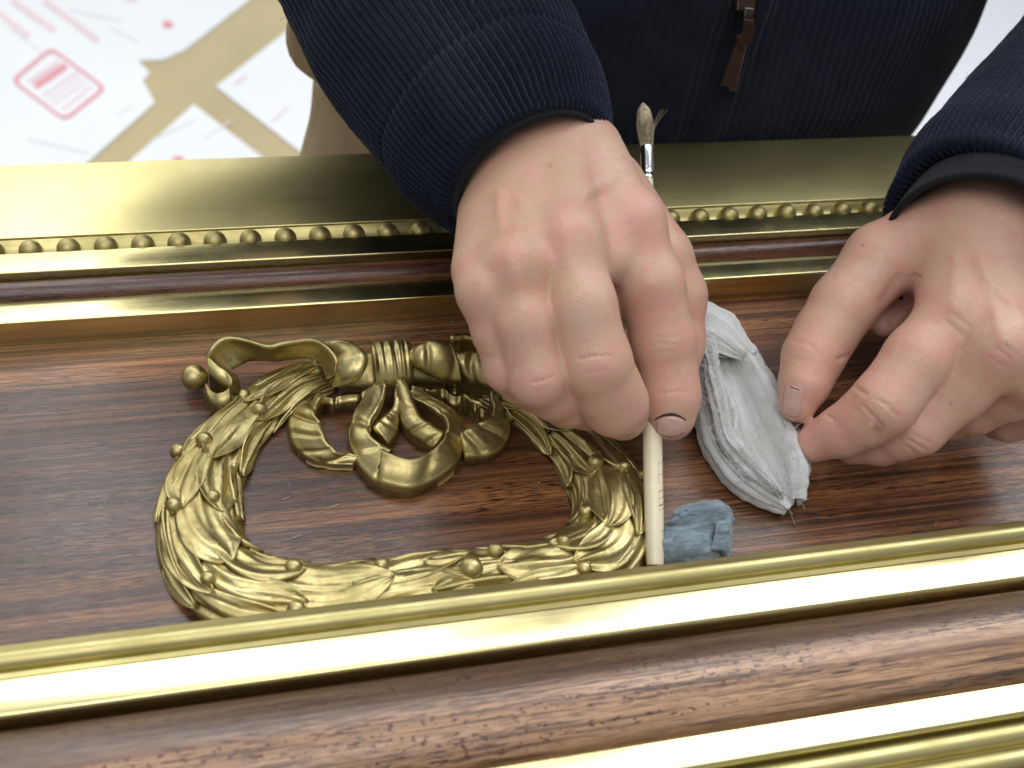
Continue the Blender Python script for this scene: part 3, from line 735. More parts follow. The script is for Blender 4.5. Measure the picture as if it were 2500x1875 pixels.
    for x, y, r_, w in ((2070, 500, 70, .5), (2020, 560, 50, .4), (1860, 930, 30, .35), (2060, 860, 50, .3)): Cl = mixc(Cl, TAN, w * facing(V, (x, y), r_))
    for x, y, r_ in ((2120, 720, 50), (1860, 600, 50), (2000, 860, 35)): Cl = mixc(Cl, PALE, .5 * facing(V, (x, y), r_))
    Cl = mixc(Cl, np.array([.30, .10, .08]), .75 * facing(V, (1899, 922), 13))
    Cl = mixc(Cl, np.array([.75, .55, .45]), .6 * np.clip(facing(V, (1882, 916), 6), 0, 1))
    for a, b, w in (((1960, 596), (1975, 590), 2.5), ((1975, 590), (1990, 597), 2.5)): Cl = mixc(Cl, DARK, .8 * np.exp(-(view_seg(V, a, b) / w) ** 2))
    for x, y in ((1864, 530), (2053, 872), (2175, 745)): Cl = mixc(Cl, DARK, .8 * facing(V, (x, y), 3))
    return V, F, Cl, J

def coarse_body():
    h = .8
    g = Field((-30, -2, -6), (62, 62, 92), h)
    for a, b, ra, rb in (((17, 34, 4), (17, 36, 30), 12, 13), ((17, 36, 30), (17, 35, 46), 13, 10), ((2, 36, 47), (32, 36, 47), 7, 7), ((17, 35, 48), (17, 30, 60), 5.5, 5.2),
                         ((-3, 36, 46), (-13, 28, 22), 5, 4.4), ((-13, 28, 22), (-3.2, 17, 11.5), 4.2, 3.4), ((37, 36, 46), (46, 26, 22), 5, 4.4), ((46, 26, 22), (31, 9.5, 9.8), 4.2, 3.2)):
        g.cone(a, b, ra, rb, 2.0)
    q = g.new()
    q.cone((17, 29, 70), (17, 29, 75), 9.2, 9.4, 2); q.cone((17, 25, 64), (17, 25.5, 68), 6.2, 7.0, 3)
    q.cone((17, 18.8, 66), (17, 20.4, 71), 1.7, 1.0, 1.0)                                # nose
    for sx in (-1, 1):
        q.cone((17 + 9.0 * sx, 30, 69), (17 + 9.4 * sx, 30.5, 72), 1.3, 1.6, .8)         # ears
        q.cone((17 + 3.6 * sx, 20.6, 72), (17 + 3.9 * sx, 20.8, 72), 1.3, 1.3, .5, carve=True)  # eye sockets
        q.cone((17 + 3.5 * sx, 21.8, 72), (17 + 3.6 * sx, 21.8, 72), 1.3, 1.3, .3)       # eyeballs
    q.cone((15.2, 18.6, 62.6), (18.8, 18.6, 62.6), .35, .35, .3, carve=True)             # mouth
    g.merge(q, 2.0)
    V, F = g.mesh(); V = smooth_mesh(V, F, 2, .5)
    return V, F, np.tile(SKIN, (len(V), 1))

RH = right_hand(); LH = left_hand(); BD = coarse_body()
Vs, Fs, Cs, off = [], [], [], 0
for V, F, Cl in ((RH[0], RH[1], RH[2]), (LH[0], LH[1], LH[2]), BD):
    Vs.append(V); Fs.append(F + off); Cs.append(Cl); off += len(V)
VB = np.vstack(Vs); FB = np.vstack(Fs); CB = np.vstack(Cs)
def np_mesh(name, V, F, mat, origin):
    me = bpy.data.meshes.new(name); V = (V - np.asarray(origin)) * U
    me.vertices.add(len(V)); me.vertices.foreach_set("co", V.astype(np.float32).ravel())
    me.loops.add(F.size); me.loops.foreach_set("vertex_index", F.astype(np.int32).ravel())
    me.polygons.add(len(F)); me.polygons.foreach_set("loop_start", np.arange(0, F.size, F.shape[1], dtype=np.int32))
    me.update(calc_edges=True); me.validate()
    me.polygons.foreach_set("use_smooth", np.ones(len(me.polygons), bool)); me.materials.append(mat)
    return me
ORG = (17, 36, -1.5)
me = np_mesh("person", VB, FB, M["skin"], ORG)
ca = me.color_attributes.new("tone", 'FLOAT_COLOR', 'POINT')
ca.data.foreach_set("color", np.hstack([CB, np.ones((len(CB), 1))]).astype(np.float32).ravel())
person = bpy.data.objects.new("person", me); COL.objects.link(person); person.location = Vector(ORG) * U
tag(person, "person in navy ribbed knit jacket and khaki trousers, bending over the panel with a brush", "person")

# ------------------------------------------------------------------ clothing
def tube(name, line, mat, parent, ribs=0, amp=0.1, nr=120, per=8, nseg=0, turn=None, folds=0.35, ex=None, inner=0.6, end_cap=False, seams=(), roll=0.0):
    """line: (x,y,z,radius) world rows from the far end to the open end."""
    L = catmull(np.array(line, float), nr); C = L[:, :3]; R = L[:, 3]
    nt = ribs * per if ribs else nseg
    T = np.gradient(C, axis=0); T /= np.linalg.norm(T, axis=1, keepdims=True)
    up = np.array([0, 0, 1.0]); S = np.cross(T, up); S /= np.linalg.norm(S, axis=1, keepdims=True); W = np.cross(S, T)
    th = np.linspace(0, 2 * math.pi, nt, endpoint=False)
    u = np.linspace(0, 1, nr)
    Rr = np.repeat(R[:, None], nt, 1)
    base = C[:, None, :] + S[:, None, :] * np.cos(th)[None, :, None] * Rr[..., None] + W[:, None, :] * np.sin(th)[None, :, None] * Rr[..., None]
    dis = folds * noise3(base, .16) + folds * .5 * noise3(base, .42)
    if ex is not None: dis = dis + ex(u[:, None], th[None, :])
    if ribs:
        wob = 0.9 * noise3(np.stack([np.repeat(u[:, None] * 9, nt, 1), np.repeat(np.cos(th)[None] * 2, nr, 0), np.repeat(np.sin(th)[None] * 2, nr, 0)], -1), 1.0)
        rb = np.cos(th[None, :] * ribs + wob * 1.3); dis = dis + amp * np.sign(rb) * np.abs(rb) ** .7
        dis = dis + amp * .07 * np.sin(u[:, None] * nr * 1.15 + (rb > 0) * 1.5)
    for (us, wd, dp) in seams: dis = dis - dp * np.exp(-((u - us) / wd) ** 2)[:, None]
    Rf = Rr + dis
    if turn is not None: sh = turn(u[:, None], th[None, :])[..., None] * T[:, None, :]
    else: sh = 0
    V = C[:, None, :] + S[:, None, :] * np.cos(th)[None, :, None] * Rf[..., None] + W[:, None, :] * np.sin(th)[None, :, None] * Rf[..., None] + sh
    # turned-in hem at the open end
    extra = []
    Tn = T[-1]
    for q in range(1, 7):
        a = q / 6.0 * math.pi
        rr = Rf[-1] - inner * .5 * (1 - math.cos(a)) - (0 if q < 6 else 0)
        ad = math.sin(a) * inner * .5
        shl = sh[-1] if turn is not None else 0
        extra.append(C[-1] + S[-1] * (np.cos(th) * rr)[:, None] + W[-1] * (np.sin(th) * rr)[:, None] + Tn * ad + shl)
    for q in (2.0, 4.5):
        rr = Rf[-1] - inner; shl = sh[-1] if turn is not None else 0
        extra.append(C[-1] + S[-1] * (np.cos(th) * rr)[:, None] + W[-1] * (np.sin(th) * rr)[:, None] - Tn * q + shl)
    V = np.concatenate([V, np.array(extra)], 0); n = V.shape[0]
    F = np.array(grid_faces(n, nt, closed_v=True))
    m = np_mesh(name, V.reshape(-1, 3), F, mat, ORG if parent is person else (0, 0, 0))
    o = bpy.data.objects.new(name, m); link(o, parent); return o
def pl(x, y, z, rpx): p = P(x, y, z); return (p[0], p[1], p[2], rad(rpx, p))
# right sleeve (left in the picture)
sl_r = [(-3, 36, 46, 8.5), (-13, 28, 24, 7.4), pl(740, -210, 11.2, 225), pl(858, -45, 10.6, 245), pl(955, 105, 10.2, 262), pl(1045, 235, 9.8, 258), pl(1105, 325, 9.4, 238), pl(1140, 375, 9.2, 208)]
tube("sleeve", sl_r, M["navy"], person, 92, .11, 210, 8, folds=.42, inner=.7, seams=((.735, .006, .10),))
sc_r = [pl(1090, 310, 9.4, 186), pl(1124, 358, 9.3, 187), pl(1150, 392, 9.2, 184)]
tube("shirt_cuff", sc_r, M["shirt"], person, 0, 0, 24, 8, 120, folds=.08, inner=.25)
sl_l = [(37, 36, 46, 8.5), (48, 26, 24, 7.4), (42.5, 15.5, 10.6, 5.8), pl(2490, 70, 9.7, 222), pl(2372, 212, 9.2, 228), pl(2258, 345, 8.9, 234), pl(2174, 450, 8.7, 234), pl(2126, 510, 8.6, 220)]
tube("sleeve", sl_l, M["navy"], person, 88, .11, 180, 8, folds=.35, inner=.7)
sc_l = [pl(2180, 470, 8.6, 196), pl(2145, 530, 8.55, 212), pl(2124, 570, 8.5, 220)]
tube("shirt_cuff", sc_l, M["shirt"], person, 0, 0, 40, 8, 160, folds=.10, inner=.3, seams=((.72, .02, .03),))
# jacket body: elliptical ribbed shell
def jacket():
    nz, ribs, per = 90, 230, 6; nt = ribs * per
    zz = np.linspace(-9.0, 50.0, nz); th = np.linspace(0, 2 * math.pi, nt, endpoint=False)
    hw = np.interp(zz, [-9, -4, 2, 10, 30, 42, 50], [18.0, 19.0, 20.0, 20.8, 22, 20, 7.5]); hd = np.interp(zz, [-9, -4, 2, 10, 30, 42, 50], [13.6, 14.6, 15.4, 15.0, 14, 11, 6.5])
    cx = np.full(nz, 17.2); cy = np.interp(zz, [-9, 2, 10, 30, 50], [32.0, 31.6, 31.8, 34, 36])
    X = cx[:, None] + hw[:, None] * np.cos(th)[None]; Y = cy[:, None] + hd[:, None] * np.sin(th)[None]; Z = np.repeat(zz[:, None], nt, 1)
    Pn = np.stack([X, Y, Z], -1); Nn = np.stack([np.cos(th)[None] / hw[:, None], np.sin(th)[None] / hd[:, None], np.zeros((nz, nt))], -1); Nn /= np.linalg.norm(Nn, axis=-1, keepdims=True)
    rb = np.cos(th * ribs)[None]; d = .06 * rb + .8 * noise3(Pn, .10) + .4 * noise3(Pn, .28)
    # front placket: two raised edges either side of the zip
    xz = 14.6 + .12 * (Z - 6)
    fr = (np.sin(th)[None] < 0)
    for dx, w, a in ((-1.5, .55, .38), (1.2, .5, .42)): d = d + fr * a * np.exp(-((X - xz - dx) / w) ** 2)
    d = d - fr * .25 * np.exp(-((X - xz + .1) / .35) ** 2)
    # hem band
    d = d + .25 * np.exp(-((Z + 7.5) / 1.3) ** 2)
    V = Pn + Nn * d[..., None]
    V[..., 1] = np.where((V[..., 1] < 15.65) & (Z < 3.5), 15.65 + (V[..., 1] - 15.65) * .12, V[..., 1])
    m = np_mesh("jacket", V.reshape(-1, 3), np.array(grid_faces(nz, nt, closed_v=True))[:, ::-1], M["jacket"], ORG)
    o = bpy.data.objects.new("jacket", m); link(o, person); return V
JV = jacket()
# trousers: hips and two legs down to the floor
FLOOR = -85.0
def trousers():
    g = Field((-16, 14, FLOOR - .5), (54, 54, 8), .8)
    for x, dx in ((5.0, -1.0), (25.0, 0.5)):
        g.cone((x + dx, 34, -6), (x, 34, -45), 9.7, 7.6, 3); g.cone((x, 34, -45), (x, 35, FLOOR + 3), 7.6, 6.6, 2)
    g.cone((8, 35, 0), (25, 35, 0), 10, 9.5, 3)
    g.cone((-4.6, 28.5, 1.4), (-4.2, 30, .6), 3.2, 3.2, 1.4); g.cone((-2.2, 31, -11), (-1.5, 34, -24), 5.0, 5.0, 3)
    V, F = g.mesh(); V = smooth_mesh(V, F, 2, .5); N = normals_of(V, F)
    V = V + N * (.35 * noise3(V, .22) + .2 * noise3(V * np.array([1, 1, .5]), .6))[:, None]
    o = bpy.data.objects.new("trousers", np_mesh("trousers", V, F, M["khaki"], ORG)); link(o, person)
trousers()
# short dark hair cap, above the picture
def hair():
    g = Field((4, 15, 62), (30, 44, 92), .7)
    g.cone((17, 30.5, 72), (17, 30, 77), 9.7, 9.4, 2); g.cone((17, 22, 60), (17, 19.5, 73), 7, 7.5, 1.2, carve=True)
    V, F = g.mesh(); V = smooth_mesh(V, F, 1, .5); V += normals_of(V, F) * (.4 * noise3(V, 1.0))[:, None]
    o = bpy.data.objects.new("hair", np_mesh("hair", V, F, M["leather"], ORG)); link(o, person)
hair()

# ------------------------------------------------------------------ nails, laid on the finger skin
from mathutils.bvhtree import BVHTree
def on_skin(V, F):
    return BVHTree.FromPolygons([tuple(v) for v in V], [tuple(int(i) for i in f) for f in F])
def skin_patch(name, tree, outline_fn, nu, nv, lift, thick, mat, crown=0.0):
    V = np.zeros((nu, nv, 3)); N = np.zeros((nu, nv, 3))
    for i in range(nu):
        for j in range(nv):
            x, y = outline_fn(i / (nu - 1), j / (nv - 1)); d = ray(x, y); d = d / np.linalg.norm(d)
            h = tree.ray_cast(Vector(CAM), Vector(d))
            if h[0] is None or h[3] > 70:
                h = tree.find_nearest(Vector(CAM + d * depth(V[i, j - 1] if j else CAM + d * 45)))
            V[i, j] = h[0]; N[i, j] = h[1]
    for _ in range(3):
        Nn = N.copy(); Nn[1:-1] += N[:-2] + N[2:]; Nn[:, 1:-1] += N[:, :-2] + N[:, 2:]; N = Nn / np.linalg.norm(Nn, axis=-1, keepdims=True)
        Vn = V.copy(); Vn[1:-1, 1:-1] = (V[1:-1, 1:-1] * 2 + V[:-2, 1:-1] + V[2:, 1:-1] + V[1:-1, :-2] + V[1:-1, 2:]) / 6; V = Vn
    uu, tt = np.meshgrid(np.linspace(-1, 1, nu), np.linspace(-1, 1, nv), indexing='ij')
    top = V + N * (lift + crown * (1 - np.maximum(np.abs(uu), np.abs(tt)) ** 4))[..., None]; bot = V - N * thick
    k = nu * nv; Fg = grid_faces(nu, nv)
    F = list(Fg) + [tuple(q + k for q in f[::-1]) for f in Fg]
    rim = [i * nv for i in range(nu)] + [(nu - 1) * nv + j for j in range(1, nv)] + [i * nv + nv - 1 for i in range(nu - 2, -1, -1)] + [j for j in range(nv - 2, 0, -1)]
    F += [(rim[q], rim[q] + k, rim[(q + 1) % len(rim)] + k, rim[(q + 1) % len(rim)]) for q in range(len(rim))]
    return mesh_obj(name, np.vstack([top.reshape(-1, 3), bot.reshape(-1, 3)]), F, mat, person)
tr = on_skin(RH[0], RH[1]); tl = on_skin(LH[0], LH[1])
def nail_r(u, v):
    a = (u - .5) * 2; y0 = 899 + 13 * a * a; y1 = 944 - 12 * a * a
    return 1449 + a * 31, y0 + (y1 - y0) * v
skin_patch("fingernail", tr, nail_r, 13, 9, .035, .05, M["nail"], .03)
def grime_r(u, v):
    a = (u - .5) * 2; yc = 896 + 14 * a * a
    return 1448 + a * 34, yc - 4 + 5.5 * v * (1.2 - abs(a) * .7)
skin_patch("nail_grime", tr, grime_r, 17, 4, .022, .03, M["grime"])
def quad_fn(a, b, c, d):
    a, b, c, d = (np.array(q, float) for q in (a, b, c, d))
    return lambda u, v: tuple(a * (1 - u) * (1 - v) + b * u * (1 - v) + c * u * v + d * (1 - u) * v)
def nail_l(u, v):
    a = (u - .5) * 2; b = (v - .5) * 2; a2 = a * (1 - .22 * abs(b) ** 5)
    return 1712 - 2.5 * b + a2 * 19.5, 867 + b * (33 - 3.5 * a * a) + a2 * 4
skin_patch("fingernail", tl, nail_l, 11, 15, .035, .05, M["nail"], .03)
skin_patch("nail_grime", tl, quad_fn((1708, 834), (1727, 840), (1728, 842.5), (1708, 836)), 9, 4, .055, .02, M["grime"])

# ------------------------------------------------------------------ zip pull
def slab(name, pts, mat, parent, d0, d1, plane):
    """flat piece: outline in the view on the upright plane y=plane, thickness d0..d1 towards the viewer"""
    f = np.array([PY(x - 3, y - 12, plane) for x, y in pts]); n = len(f)
    A = f + np.array([0, -d1, 0]); B = f + np.array([0, -d0, 0])
    F = [tuple(range(n))[::-1], tuple(range(n, 2 * n))] + [(i, (i + 1) % n, (i + 1) % n + n, i + n) for i in range(n)]
    o = mesh_obj(name, np.vstack([A, B]), F, mat, parent, smooth=False)
    b = o.modifiers.new("edge", 'BEVEL'); b.width = .0004; b.segments = 2
    return o
ZP = 16.3
zs = slab("zip_slider", [(1592, -30), (1632, -26), (1626, 28), (1588, 24)], M["zip_metal"], person, 0, .5, ZP)
slab("zip_loop", [(1602, 14), (1622, 16), (1618, 46), (1600, 44)], M["zip_metal"], zs, .55, .75, ZP)
lp = slab("leather_pull", [(1597, 34), (1618, 36), (1620, 62), (1617, 78), (1606, 90), (1594, 92), (1580, 72), (1592, 66)], M["leather"], person, .8, 1.0, ZP)
slab("pull_strap", [(1586, 82), (1606, 84), (1582, 188), (1572, 196), (1566, 182), (1551, 180)], M["leather"], lp, .55, .78, ZP)
slab("pull_edge", [(1603, 86), (1609, 88), (1582, 196), (1576, 190)], M["leather_edge"], lp, .45, .72, ZP)

# ------------------------------------------------------------------ brush
def frame_of(d):
    d = np.asarray(d, float) / np.linalg.norm(d); a = np.cross(d, [0, 0, 1.0]); a /= np.linalg.norm(a); return d, a, np.cross(a, d)
def lathe_line(name, a, b, prof, mat, parent, seg=24):
    """prof: (fraction along a-b, radius)"""
    a = np.asarray(a); b = np.asarray(b); d, e, f = frame_of(b - a); th = np.linspace(0, 2 * math.pi, seg, endpoint=False)
    V = np.array([a + (b - a) * t + r * (math.cos(q) * e + math.sin(q) * f) for t, r in prof for q in th])
    n = len(prof); F = grid_faces(n, seg, closed_v=True) + [tuple(range(seg))[::-1], tuple((n - 1) * seg + q for q in range(seg))]
    o = mesh_obj(name, V, F, mat, parent); o.data.set_sharp_from_angle(angle=math.radians(50)); return o
tb = P(1415, 1222, 0.35); tt_ = P(1397, 318, 8.55)
brush = thing("paint_brush", tb, "thin brush with pale wooden handle gripped upright in the fingers of the brush hand", "paintbrush")
M["handle"] = plain("cream_lacquered_handle", (0.74, 0.66, 0.48), 0.28, 0, 0.08, 60, 0.05, 300, 0.5)
M["ferrule"] = plain("bright_ferrule", (0.80, 0.80, 0.80), 0.20, 1.0, 0.05, 200, 0.03)
M["bristle"] = plain("brown_bristle", (0.40, 0.33, 0.215), 0.55, 0, 0.3, 700, 0.3, 1500)
M["ink"] = plain("black_print", (0.03, 0.03, 0.035), 0.6, 0, 0.1)
LB = np.linalg.norm(tt_ - tb)
fz = .925
lathe_line("handle", tb, tb + (tt_ - tb) * fz, [(0, .33), (.01, .36), (.1, .39), (.3, .40), (.55, .38), (.8, .33), (.93, .27), (1, .25)], M["handle"], brush)
lathe_line("ferrule", tb + (tt_ - tb) * (fz - .012), tt_, [(0, .29), (.1, .30), (.12, .27), (.3, .29), (.34, .30), (.7, .30), (.95, .31), (1, .29)], M["ferrule"], brush)
# printed ticks on the handle
d, e, f_ = frame_of(tt_ - tb); view = CAM - (tb + tt_) / 2; view /= np.linalg.norm(view); side = np.cross(d, view); side /= np.linalg.norm(side); fwd = np.cross(side, d)
if side @ CR < 0: side = -side
if fwd @ view < 0: fwd = -fwd
Vp, Fp = [], []
for i, (t0, ln, w) in enumerate([(.118, .30, .05), (.127, .2, .07), (.135, .34, .045), (.143, .26, .08), (.151, .38, .05), (.158, .2, .06), (.178, .3, .07), (.186, .34, .045), (.194, .24, .08), (.203, .36, .06), (.211, .3, .05), (.219, .2, .07), (.227, .34, .05)]):
    pts = []
    for (s_, a_) in ((-.5, 0), (.5, 0), (.5, 1), (-.5, 1)):
        ang = 0.55 + (a_ * ln / .39)
        p = tb + (tt_ - tb) * t0 + d * (s_ * w + (a_ - .5) * .10) + .402 * (math.sin(ang) * side + math.cos(ang) * fwd); pts.append(p)
    k = len(Vp); Vp += pts; Fp.append((k, k + 1, k + 2, k + 3))
mesh_obj("handle_print", Vp, Fp, M["ink"], brush, smooth=False)
# bristles: a solid core and single hairs
bt = P(1389, 222, 9.9)
lathe_line("bristle_core", tt_, bt, [(0, .25), (.2, .28), (.5, .33), (.72, .35), (.85, .28), (.95, .14), (1, .04)], M["bristle"], brush, 16)
def strands(name, lines, r, mat, parent, taper=.4, kind=None):
    V, F = [], []
    for L in lines:
        L = np.asarray(L); n = len(L); T = np.gradient(L, axis=0); T /= np.linalg.norm(T, axis=1, keepdims=True) + 1e-9
        A = np.cross(T, [0.31, 0.2, 0.93]); A /= np.linalg.norm(A, axis=1, keepdims=True) + 1e-9; B = np.cross(T, A); k = len(V)
        for i in range(n):
            rr = r * (1 - (1 - taper) * i / (n - 1))
            for q in range(3): V.append(L[i] + rr * (math.cos(2.094 * q) * A[i] + math.sin(2.094 * q) * B[i]))
        for i in range(n - 1):
            for q in range(3): F.append((k + i*3 + q, k + i*3 + (q+1) % 3, k + (i+1)*3 + (q+1) % 3, k + (i+1)*3 + q))
    o = mesh_obj(name, V, F, mat, parent)
    if kind: o["kind"] = kind
    return o
d, e, f_ = frame_of(bt - tt_); hl = []
for i in range(260):
    a = random.random() * 6.283; r0 = .27 * math.sqrt(random.random()); L = random.uniform(.75, 1.0)
    dirn = math.cos(a) * e + math.sin(a) * f_
    hl.append([tt_ + (bt - tt_) * L * t + dirn * (r0 * (1 + .5 * math.sin(t * 2.0)) * (1 - .85 * max(0, t - .6) / .4 * L) + .02) for t in np.linspace(0, 1, 6)])
for a, out in ((0.0, .75), (.12, .95), (-.1, .6)):
    dirn = CR * math.cos(a) - CU * .05; hl.append([tt_ + (bt - tt_) * .92 * t + dirn * (.25 + out * t ** 2.2) for t in np.linspace(.1, .95, 7)])
strands("bristles", hl, .018, M["bristle"], brush, .4, "stuff")

# ------------------------------------------------------------------ gauze pad
M["gauze"] = None
def gauze_mat(name, col):
    t = NT(name)
    v = t.coords((1, 1, 1)); wv = []
    for rot in ((0, 0, .5), (0, 0, 2.07)):
        w = t.n("ShaderNodeTexWave"); w.inputs["Scale"].default_value = 520; w.inputs["Distortion"].default_value = 2.5; w.inputs["Detail"].default_value = 2
        t.l(t.coords((1, 1, 1), rot), w.inputs["Vector"]); wv.append(w.outputs["Fac"])
    n = t.noise(v, 70, 4); h = t.math('ADD', t.math('MULTIPLY', wv[0], wv[1]), n)
    t.set(Base__Color=t.ramp(n, [(0.3, (.70, .69, .62)), (0.5, (.78, .78, .74)), (0.7, (.84, .86, .87))]), Roughness=.95, Specular__IOR__Level=.05, Sheen__Weight=.25, Normal=t.bump(h, .5, .0008),
          Subsurface__Weight=.75, Subsurface__Scale=.005)
    t.b.inputs['Subsurface Radius'].default_value = (1.0, .95, .88)
    return t.m
M["gauze"] = gauze_mat("cotton_gauze", (0.82, 0.82, 0.79))
def loft(name, rails, mat, parent, nu=90, sub=10, wr=.10, thick=.10, sc=1.0, seedv=0.0, foldamp=0.0):
    R = np.array([catmull(np.array([P(*q) for q in rail]), nu) for rail in rails])      # rail, u, 3
    m = (len(rails) - 1) * sub + 1
    S = np.stack([catmull(R[:, i, :], m) for i in range(nu)])                            # u, m, 3
    V = S.reshape(-1, 3); F = np.array(grid_faces(nu, m)); N = normals_of(V, F)
    ug, vg = np.meshgrid(np.linspace(0, 1, nu), np.linspace(0, 1, m), indexing='ij')
    fold = noise3(np.stack([ug * 2.6 + seedv, vg * 17, ug * 0 + seedv], -1).reshape(-1, 3)) + .6 * noise3(np.stack([ug * 4 + seedv, vg * 34, ug * 0 + seedv], -1).reshape(-1, 3))
    V = V + N * (wr * noise3(V + seedv, .9 * sc) + wr * .6 * noise3(V * np.array([1.0, .45, 1]) + seedv, 2.3 * sc) + wr * .3 * noise3(V + seedv, 5 * sc) + foldamp * fold)[:, None]
    V[:, 2] = np.maximum(V[:, 2], .02)
    me = np_mesh(name, V, F, mat, parent_loc(parent) / U if parent is not None else (0, 0, 0))
    o = bpy.data.objects.new(name, me); link(o, parent)
    s = o.modifiers.new("cloth", 'SOLIDIFY'); s.thickness = thick * U; s.offset = 0
    return o
gz = thing("gauze_pad", P(1620, 980, 0), "crumpled white gauze cloth with frayed edge lying on the panel by the thumb", "cloth")
outer = [[(1490, 690, .1), (1490, 790, .1), (1500, 880, .1), (1520, 970, .05), (1590, 1062, .05), (1690, 1110, .05)],
         [(1488, 680, 1.3), (1492, 780, 1.2), (1505, 880, 1.1), (1525, 965, 1.0), (1595, 1052, .8), (1698, 1106, .35)],
         [(1502, 672, 2.3), (1515, 770, 2.0), (1532, 880, 1.7), (1556, 965, 1.5), (1622, 1040, 1.2), (1704, 1100, .6)],
         [(1525, 690, 1.6), (1548, 780, 1.0), (1580, 880, .7), (1605, 960, .6), (1655, 1030, .5), (1710, 1092, .45)],
         [(1545, 690, 1.7), (1590, 785, 1.2), (1630, 880, 1.0), (1660, 955, .9), (1692, 1020, .8), (1716, 1082, .55)],
         [(1560, 684, 2.2), (1615, 772, 2.0), (1668, 870, 2.0), (1708, 945, 2.0), (1728, 1005, 1.7), (1724, 1078, .9)],
         [(1572, 684, 2.0), (1632, 768, 1.7), (1690, 870, 1.6), (1728, 950, 1.5), (1742, 1010, 1.2), (1730, 1085, .6)],
         [(1578, 690, .1), (1642, 778, .1), (1700, 885, .1), (1734, 965, .1), (1742, 1025, .08), (1728, 1094, .05)]]
loft("gauze_fold", outer, M["gauze"], gz, 120, 14, .12, .08, 1.0, 1.0, .15)
back = [[(1470, 650, .3), (1520, 660, .3), (1580, 690, .3), (1640, 780, .3)],
        [(1475, 648, 1.9), (1525, 655, 2.3), (1575, 680, 2.4), (1632, 760, 2.0)],
        [(1470, 690, 2.2), (1515, 700, 2.5), (1562, 720, 2.5), (1628, 772, 2.0)],
        [(1465, 730, 1.9), (1505, 738, 2.2), (1550, 760, 2.1), (1620, 785, 1.6)]]
loft("gauze_fold", back, M["gauze"], gz, 60, 14, .10, .08, 1.0, 4.0, .09)
ruff = [[(1512, 745, 2.0), (1516, 810, 2.2), (1530, 880, 2.1), (1548, 950, 1.8), (1600, 1020, 1.5), (1668, 1068, 1.0)],
        [(1530, 745, 2.7), (1545, 815, 2.7), (1562, 885, 2.4), (1580, 950, 2.1), (1632, 1005, 1.8), (1690, 1066, 1.1)],
        [(1548, 760, 1.8), (1566, 822, 1.6), (1586, 890, 1.4), (1598, 960, 1.3), (1640, 1020, 1.1), (1694, 1078, .8)]]
loft("gauze_ruffle", ruff, M["gauze"], gz, 140, 12, .12, .05, 1.3, 9.0, .20)
th_l = []
for i in range(170):
    t = random.random(); k = min(int(t * 5), 4); f = t * 5 - k
    a = np.array(ruff[random.choice([0, 1, 1])][k]); b = np.array(ruff[random.choice([0, 1])][min(k + 1, 5)])
    p = a * (1 - f) + b * f; q = P(p[0] + random.uniform(-8, 8), p[1], p[2] + random.uniform(.0, .2))
    v = np.array([random.uniform(-1, .6), random.uniform(-1, 1), random.uniform(-.2, .7)]); v /= np.linalg.norm(v); w = RNG.normal(size=3) * 1.1
    L = random.uniform(.1, .4); th_l.append([q + v * L * s + w * L * s * s for s in np.linspace(0, 1, 6)])
pe = P(1704, 1100, .35); th_l.append([pe + np.array([.02 * i, -.13 * i, -.05 * i]) for i in range(6)])
for L in th_l:
    for q in L: q[2] = max(q[2], .03)
for i in range(420):
    rl = outer[random.choice([2, 5, 5, 6])] if random.random() < .5 else ruff[1]; t = random.random(); k = min(int(t * 5), 4); f = t * 5 - k
    p = np.array(rl[k]) * (1 - f) + np.array(rl[k + 1]) * f; q = P(p[0] + random.uniform(-6, 6), p[1] + random.uniform(-6, 6), p[2] + .05)
    v = RNG.normal(size=3); v /= np.linalg.norm(v); w = RNG.normal(size=3); L = random.uniform(.1, .3)
    th_l.append([q + v * L * s + w * L * s * s for s in np.linspace(0, 1, 4)])
strands("loose_threads", th_l, .017, M["gauze"], gz, .6, "stuff")

# ------------------------------------------------------------------ grey wool wad
def wool_mat():
    t = NT("blue_grey_wool"); n = t.noise(t.coords((90, 700, 700), (0, 0, .35)), 1.0, 4, .6); n2 = t.noise(t.coords((1, 1, 1)), 90, 3)
    c = t.mix(t.ramp(n2, [(.35, 0.0), (.65, 1.0)]), t.ramp(n, [(.35, (.10, .135, .165)), (.65, (.21, .265, .31))]), t.ramp(n, [(.35, (.15, .19, .22)), (.65, (.27, .335, .38))]))
    t.set(Base__Color=c, Roughness=.95, Specular__IOR__Level=.1, Sheen__Weight=.3, Normal=t.bump(n, .5, .0012)); return t.m
M["wool"] = wool_mat()
wd = thing("wool_wad", P(1505, 1180, 0), "small blue-grey wool wad folded over beside the brush tip", "wad")
wr_ = [[(1425, 1225, .05), (1470, 1235, .05), (1520, 1235, .05), (1575, 1210, .05)],
       [(1430, 1185, .7), (1475, 1190, .9), (1520, 1195, .9), (1562, 1185, .5)],
       [(1440, 1140, 1.1), (1480, 1135, 1.3), (1520, 1145, 1.2), (1550, 1160, .7)],
       [(1455, 1118, 1.5), (1495, 1100, 1.8), (1535, 1096, 1.9), (1568, 1108, 1.7)],
       [(1462, 1106, 1.0), (1500, 1092, 1.3), (1545, 1088, 1.5), (1574, 1100, 1.4)],
       [(1462, 1120, .05), (1500, 1108, .05), (1555, 1105, .05), (1585, 1130, .05)]]
loft("wad_fold", wr_, M["wool"], wd, 60, 9, .07, .22, 1.4, 3.0, .06)
side_ = [[(1548, 1100, 1.6), (1570, 1102, 1.5), (1578, 1120, 1.1), (1580, 1150, .3)],
         [(1546, 1140, 1.3), (1568, 1140, 1.4), (1574, 1155, 1.1), (1577, 1180, .3)],
         [(1535, 1185, .9), (1560, 1190, 1.0), (1568, 1200, .7), (1572, 1215, .1)]]
